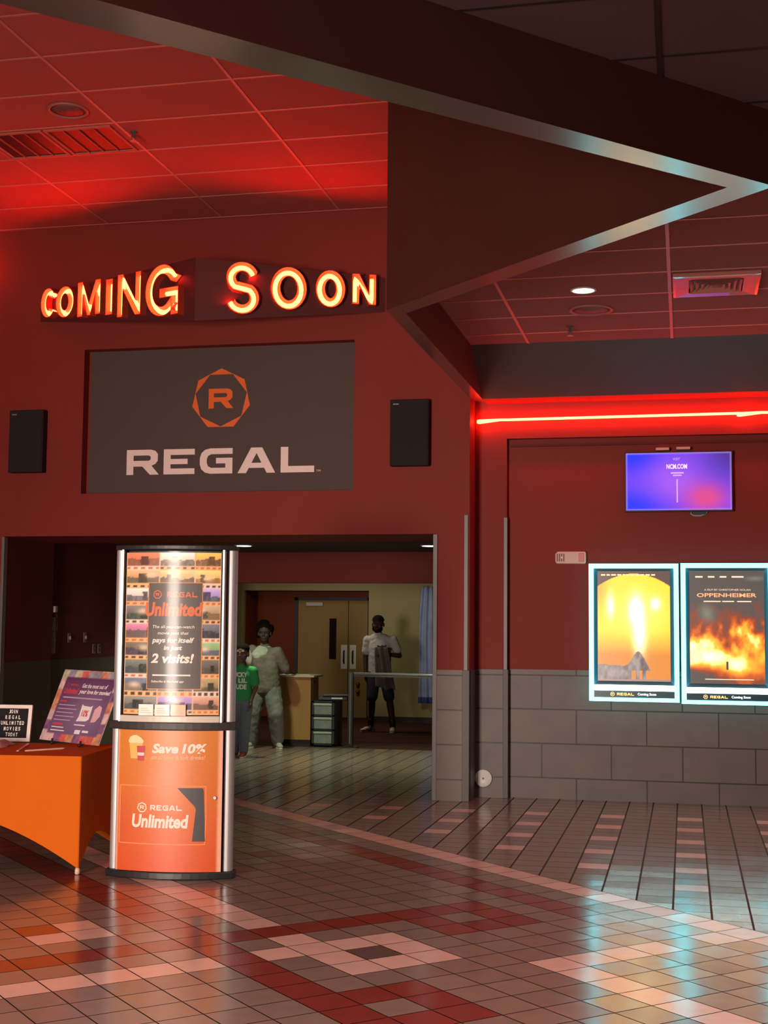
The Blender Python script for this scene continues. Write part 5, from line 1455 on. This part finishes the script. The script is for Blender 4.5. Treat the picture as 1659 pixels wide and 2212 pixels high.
# man in the white T-shirt by the olive wall
px_, py_ = -4.60, 20.36
def W(x, y, z): return Vector((px_ + x, py_ + y, z))
man = thing('person', 'person in white T-shirt, dark shorts and cap standing by the olive wall', 'person', (px_, py_, 0))
b_ = MB()
hM = head(b_, W(-.03, -.02, 1.655), .262)
b_.cone(W(-.03, .0, 1.42), W(-.03, -.005, 1.58), .062, .056)
b_.loft([(W(0, 0, .90), .145, .095), (W(0, 0, 1.0), .150, .10), (W(0, 0, 1.15), .142, .095), (W(0, 0, 1.30), .165, .105), (W(0, 0, 1.40), .150, .085)])
b_.cone(W(-.165, .01, 1.395), W(.165, .01, 1.395), .048, .048)
RA = [W(-.20, .01, 1.41), W(-.235, .02, 1.13), W(-.215, -.03, .90)]
LA_ = [W(.20, .01, 1.41), W(.300, .04, 1.17), W(.130, -.20, 1.20)]
for A3 in (RA, LA_):
    b_.cone(A3[0], A3[1], .046, .040); b_.cone(A3[1], A3[2], .040, .029)
hand(b_, RA[2], (.04, -.06, -1), 1.0, (.6, -.2, 0), .3, -1)
hand(b_, LA_[2], (-.9, -.35, .05), 1.0, (0, -.2, -1), .75, 1)
for hip, kn, an in ((W(-.09, 0, .92), W(-.115, -.02, .50), W(-.14, .02, .09)), (W(.09, 0, .92), W(.16, -.02, .50), W(.21, .02, .09))):
    b_.cone(hip, kn, .085, .056); b_.cone(kn, kn + (an - kn) * .35 + Vector((0, .012, 0)), .054, .056); b_.cone(kn + (an - kn) * .35 + Vector((0, .012, 0)), an, .054, .038); b_.cone(an, an + Vector((0, -.08, -.05)), .036, .03)
body = blob('body', b_, SK1, man, .0055, 3)
eyes(man, hM)
t = MB()
t.loft([(W(0, 0, .89), .178, .118), (W(0, 0, 1.0), .176, .118), (W(0, -.004, 1.15), .172, .116), (W(0, -.004, 1.29), .180, .120), (W(0, 0, 1.38), .172, .102), (W(-.01, 0, 1.435), .12, .075)]); t.cone(W(-.165, .01, 1.405), W(.165, .01, 1.405), .070, .070); t.cone(W(-.10, .0, 1.43), W(.06, .0, 1.43), .075, .075)
t.cone(RA[0], RA[0] + (RA[1] - RA[0]) * .62, .069, .070); t.cone(LA_[0], LA_[0] + (LA_[1] - LA_[0]) * .62, .069, .070)
t.cone(W(-.03, 0, 1.44), W(-.03, 0, 1.485), .082, .074)
tee_ = blob('t_shirt', t, mat('white_cotton', (0.40, 0.38, 0.375), .9, var=.1, spec=.1), man, .007, 8, .5, .018)
gr = MB()
for q, (gx, gz, gw, gh) in enumerate(((.03, 1.30, .05, .035), (.085, 1.30, .04, .04), (.05, 1.255, .06, .03))):
    gr.add([tuple(W(x, -.129 + .12 * abs(x - .02) ** 1.5, z)) for x, z in ((gx - gw, gz - gh), (gx + gw * .6, gz - gh * .8), (gx + gw, gz + gh), (gx, gz + gh * .5), (gx - gw * .8, gz + gh))], [(0, 1, 2, 3, 4)])
gr.build('shirt_print', mat('print_dark', (0.05, 0.045, 0.05), .8), tee_)
t = MB()
t.ball(W(0, 0, .93), (.170, .118, .12))
for hip, kn in ((W(-.088, 0, .88), W(-.115, -.015, .54)), (W(.088, 0, .88), W(.152, -.015, .54))): t.cone(hip, kn, .104, .088)
blob('shorts', t, mat('navy_shorts', (0.016, 0.013, 0.026), .8), man, .008, 4)
for an, kn, ang in ((W(-.14, .02, .09), W(-.115, -.02, .50), R(-38)), (W(.21, .02, .09), W(.16, -.02, .50), R(8))):
    t = MB(); t.cone(an, an + (kn - an) * .22, .046, .052); blob('sock', t, M_black, man, .006, 2)
    shoe('shoe', mat('shoe_white', (0.50, 0.42, 0.34), .6), man, an, ang)
t = MB()
q_ = MB().ball((0, .012, .052), (.083, .102, .072)); t.add([tuple(hM @ p) for p in q_.v], q_.f)
for i, p in enumerate(t.v):
    lim = (hM @ Vector((0, 0, .038))).z
    if p.z < lim: t.v[i].z = lim
q_ = MB().prism([(-.062, -.07), (-.04, -.14), (0, -.155), (.04, -.14), (.062, -.07)], .040, .050); t.add([tuple(hM @ p) for p in q_.v], q_.f)
blob('cap', t, mat('black_cap', (0.010, 0.008, 0.010), 1.0, spec=.05), man, .006, 2)
t = MB()
for p, r_ in (((0, -.052, -.088), (.044, .040, .034)), ((-.05, -.03, -.062), (.024, .040, .036)), ((.05, -.03, -.062), (.024, .040, .036)), ((0, -.083, -.047), (.03, .013, .006))):
    q_ = MB().ball(p, r_); t.add([tuple(hM @ x) for x in q_.v], q_.f)
blob('beard', t, HAIR, man, .005, 2)
# coat held by the man
nx_, nz_ = 18, 30; cv = MB(); v = []
for j in range(nz_ + 1):
    t_ = j / nz_; z = 0.70 + .60 * t_
    for i in range(nx_ + 1):
        u = i / nx_; hw_ = .105 + .045 * (1 - t_)
        v.append(tuple(W(.095 + .05 * (1 - t_) + (2 * u - 1) * hw_, -.255 - .03 * math.sin(u * 13 + t_ * 3) - .035 * (1 - (2 * u - 1) ** 2) - .02 * fbm(u * 5, t_ * 6), z - .05 * u * (1 - t_) + .02 * math.sin(u * 9) * (1 - t_))))
cv.add(v, [(j * (nx_ + 1) + i, j * (nx_ + 1) + i + 1, (j + 1) * (nx_ + 1) + i + 1, (j + 1) * (nx_ + 1) + i) for j in range(nz_) for i in range(nx_)])
coat = cv.build('coat', mat('grey_brown_cloth', (0.115, 0.085, 0.07), .85, var=.3, scale=10), smooth=True)
sd = coat.modifiers.new('thick', 'SOLIDIFY'); sd.thickness = .018
tag(coat, 'grey brown coat hanging from the hand of the person in the cap', 'coat')

# person in grey sweatshirt leaning on the counter
px_, py_ = -5.455, 17.26
per = thing('person', 'person in pale grey sweatshirt and baggy grey trousers stepping past the counter', 'person', (px_, py_, 0))
b_ = MB()
hM = head(b_, W(-.015, -.03, 1.525), .248, R(8))
b_.cone(W(-.02, 0, 1.30), W(-.017, -.01, 1.46), .056, .05)
b_.loft([(W(0, 0, .80), .15, .10), (W(0, 0, .92), .155, .105), (W(-.005, 0, 1.05), .14, .095), (W(-.02, 0, 1.18), .15, .10), (W(-.02, 0, 1.27), .135, .08)])
b_.cone(W(-.17, .0, 1.30), W(.13, .0, 1.27), .056, .056)
RA = [W(-.195, 0, 1.29), W(-.225, .06, 1.04), W(-.17, .02, .83)]
LA_ = [W(.155, 0, 1.265), W(.235, .10, 1.055), W(.235, .34, .995)]
for A3 in (RA, LA_): b_.cone(A3[0], A3[1], .05, .038); b_.cone(A3[1], A3[2], .038, .027)
hand(b_, RA[2], (.05, -.03, -1), .95, (.5, -.3, 0), .3, -1)
hand(b_, LA_[2], (.10, 1, -.12), .95, (0, 0, -1), .12, 1)
LEG = ((W(-.085, 0, .84), W(-.150, -.05, .47), W(-.185, .02, .09), R(-12)), (W(.09, 0, .84), W(.165, -.07, .47), W(.160, .06, .09), R(32)))
for hip, kn, an, _a in LEG: b_.cone(hip, kn, .08, .054); b_.cone(kn, an, .052, .036); b_.cone(an, an + Vector((0, -.07, -.05)), .034, .03)
blob('body', b_, SK2, per, .0055, 3)
eyes(per, hM)
t = MB()
t.loft([(W(.01, -.005, .735), .178, .132), (W(.01, -.005, .79), .195, .142), (W(.005, -.008, .93), .195, .140), (W(-.01, -.01, 1.08), .185, .132), (W(-.02, -.006, 1.20), .182, .122), (W(-.025, 0, 1.285), .155, .092), (W(-.02, 0, 1.33), .10, .07)]); t.cone(W(-.185, 0, 1.275), W(.145, 0, 1.25), .076, .076)
t.cone(RA[0], RA[1], .075, .07); t.cone(RA[1], RA[1] + (RA[2] - RA[1]) * .55, .068, .055); t.cone(LA_[0], LA_[1], .080, .074); t.cone(LA_[1], LA_[1] + (LA_[2] - LA_[1]) * .45, .070, .062)
t.cone(W(-.02, 0, 1.33), W(-.02, 0, 1.365), .068, .062)
M_sw = mat('grey_sweat', (0.165, 0.118, 0.102), .85, var=.14, scale=8)
blob('sweatshirt', t, M_sw, per, .008, 8, .5, .016)
t = MB()
t.loft([(W(-.085, -.012, 1.185), .085, .118), (W(-.06, -.010, 1.235), .140, .122), (W(-.045, -.004, 1.29), .140, .098), (W(-.03, 0, 1.34), .095, .072)]); t.cone(W(-.185, -.004, 1.278), W(-.212, .015, 1.16), .074, .079)
blob('yoke', t, mat('white_yoke', (0.42, 0.37, 0.33), .85, var=.25, scale=25), per, .008, 8)
t = MB(); t.ball(W(0, -.005, .80), (.185, .135, .12))
for hip, kn, an, _a in LEG:
    t.cone(hip + Vector((0, 0, -.05)), kn, .122, .108); t.cone(kn, an + Vector((0, 0, .03)), .108, .088)
blob('trousers', t, mat('grey_trousers', (0.175, 0.150, 0.150), .85, var=.14, scale=7), per, .009, 6, .5, .020)
for hip, kn, an, a_ in LEG: shoe('shoe', mat('shoe_grey', (0.34, 0.30, 0.25), .6), per, an, a_, .95)
t = MB()
for p, r_ in (((0, .022, .055), (.086, .098, .078)), ((-.05, .05, .02), (.05, .07, .075)), ((.05, .05, .02), (.045, .07, .075)), ((-.02, .05, .115), (.075, .065, .05)), ((-.08, .04, .055), (.045, .06, .06)), ((.075, .045, .05), (.035, .06, .055)), ((-.085, .06, -.02), (.035, .05, .05))):
    q_ = MB().ball(p, r_); t.add([tuple(hM @ x) for x in q_.v], q_.f)
blob('hair', t, HAIR, per, .007, 2)
g_ = MB()
for s_ in (-1, 1):
    q_ = MB().tube([(.034 * s_ + .026 * math.cos(a), -.096, .004 + .019 * math.sin(a)) for a in [2 * math.pi * k_ / 14 for k_ in range(14)]], .0025, 6, 0, True); g_.add([tuple(hM @ x) for x in q_.v], q_.f)
    q_ = MB().tube([(.060 * s_, -.094, .006), (.078 * s_, -.05, .006), (.079 * s_, .01, .0)], .0022, 6); g_.add([tuple(hM @ x) for x in q_.v], q_.f)
q_ = MB().tube([(-.009, -.097, .008), (0, -.103, .011), (.009, -.097, .008)], .0022, 6); g_.add([tuple(hM @ x) for x in q_.v], q_.f)
g_.build('glasses', mat('glasses_frame', (0.03, 0.025, 0.022), .35), per, smooth=True)

# child in the green T-shirt
px_, py_ = -5.385, 16.06
kid = thing('person', 'child in green printed T-shirt and jeans partly hidden by the kiosk post', 'person', (px_, py_, 0))
b_ = MB()
hM = head(b_, W(.005, -.02, 1.275), .232)
b_.cone(W(0, 0, 1.08), W(.003, -.005, 1.2), .042, .040)
b_.loft([(W(0, 0, .68), .11, .075), (W(0, 0, .76), .11, .078), (W(0, 0, .88), .105, .072), (W(0, 0, 1.0), .12, .076), (W(0, 0, 1.06), .105, .06)]); b_.cone(W(-.115, 0, 1.075), W(.115, 0, 1.075), .042, .042)
RA = [W(-.15, 0, 1.06), W(-.175, .02, .86), W(-.15, -.03, .68)]
LA_ = [W(.15, 0, 1.06), W(.178, .02, .86), W(.135, -.05, .685)]
for A3 in (RA, LA_): b_.cone(A3[0], A3[1], .038, .031); b_.cone(A3[1], A3[2], .031, .023)
hand(b_, RA[2], (.05, -.05, -1), .78, (.5, -.3, 0), .3, -1)
hand(b_, LA_[2], (-.10, -.08, -1), .78, (-.5, -.3, 0), .3, 1)
LEG = ((W(-.068, 0, .70), W(-.075, -.02, .38), W(-.085, .02, .075), R(-15)), (W(.068, 0, .70), W(.062, -.03, .38), W(.040, .0, .075), R(6)))
for hip, kn, an, _a in LEG: b_.cone(hip, kn, .062, .044); b_.cone(kn, an, .042, .03); b_.cone(an, an + Vector((0, -.05, -.04)), .028, .024)
blob('body', b_, SK3, kid, .0055, 3)
eyes(kid, hM)
t = MB()
t.loft([(W(0, 0, .70), .142, .098), (W(0, 0, .78), .140, .097), (W(0, 0, .90), .135, .094), (W(0, 0, 1.0), .140, .095), (W(0, 0, 1.055), .125, .075), (W(0, 0, 1.09), .085, .055)]); t.cone(W(-.112, 0, 1.072), W(.112, 0, 1.072), .05, .05)
t.cone(RA[0], RA[0] + (RA[1] - RA[0]) * .72, .055, .056); t.cone(LA_[0], LA_[0] + (LA_[1] - LA_[0]) * .72, .055, .056); t.cone(W(0, 0, 1.09), W(0, 0, 1.118), .056, .05)
gs = blob('t_shirt', t, mat('green_cotton', (0.015, 0.21, 0.055), .8, var=.12), kid, .0065, 8, .5, .008)
def chest(p): return W(p[0], -.100 * math.sqrt(max(.05, 1 - (p[0] / .150) ** 2)) - .006, p[1])
kw_ = mat('shirt_white', (0.62, 0.62, 0.56), .8)
for body_, x0, x1, z0, z1 in (('LUCKY', -.095, .098, .985, 1.045), ('LIL', -.01, .095, .915, .970), ('DUDE', -.085, .090, .835, .895)):
    t = MB(); put_text(t, body_, x0, x1, z0, z1, 0, None, chest, bold=.04); t.build('lettering', kw_, gs)
t = MB()
for a_ in range(4):
    cx_, cz_ = -.055 + .017 * math.cos(R(45 + 90 * a_)), .943 + .017 * math.sin(R(45 + 90 * a_))
    t.add([(cx_ + .0155 * math.cos(2 * math.pi * q / 12), cz_ + .0155 * math.sin(2 * math.pi * q / 12), 0) for q in range(12)], [tuple(range(12))], 0, None, lambda p: chest(p) - Vector((0, .0008 * a_, 0)))
t.build('clover_print', mat('clover_dark', (0.008, 0.07, 0.025), .8), gs)
t = MB(); t.ball(W(0, 0, .70), (.128, .092, .085))
for hip, kn, an, _a in LEG: t.cone(hip + Vector((0, 0, -.02)), kn, .080, .066); t.cone(kn, an + Vector((0, 0, .0)), .066, .056)
blob('jeans', t, mat('jeans_blue', (0.11, 0.125, 0.16), .85, var=.18, scale=9), kid, .007, 4, .5, .022)
for hip, kn, an, a_ in LEG: shoe('shoe', mat('shoe_red', (0.26, 0.02, 0.015), .55), kid, an, a_, .80)
t = MB()
for p, r_ in (((0, .02, .058), (.086, .098, .070)), ((0, .06, .01), (.075, .055, .07))):
    q_ = MB().ball(p, r_); t.add([tuple(hM @ x) for x in q_.v], q_.f)
blob('hair', t, HAIR, kid, .006, 2)
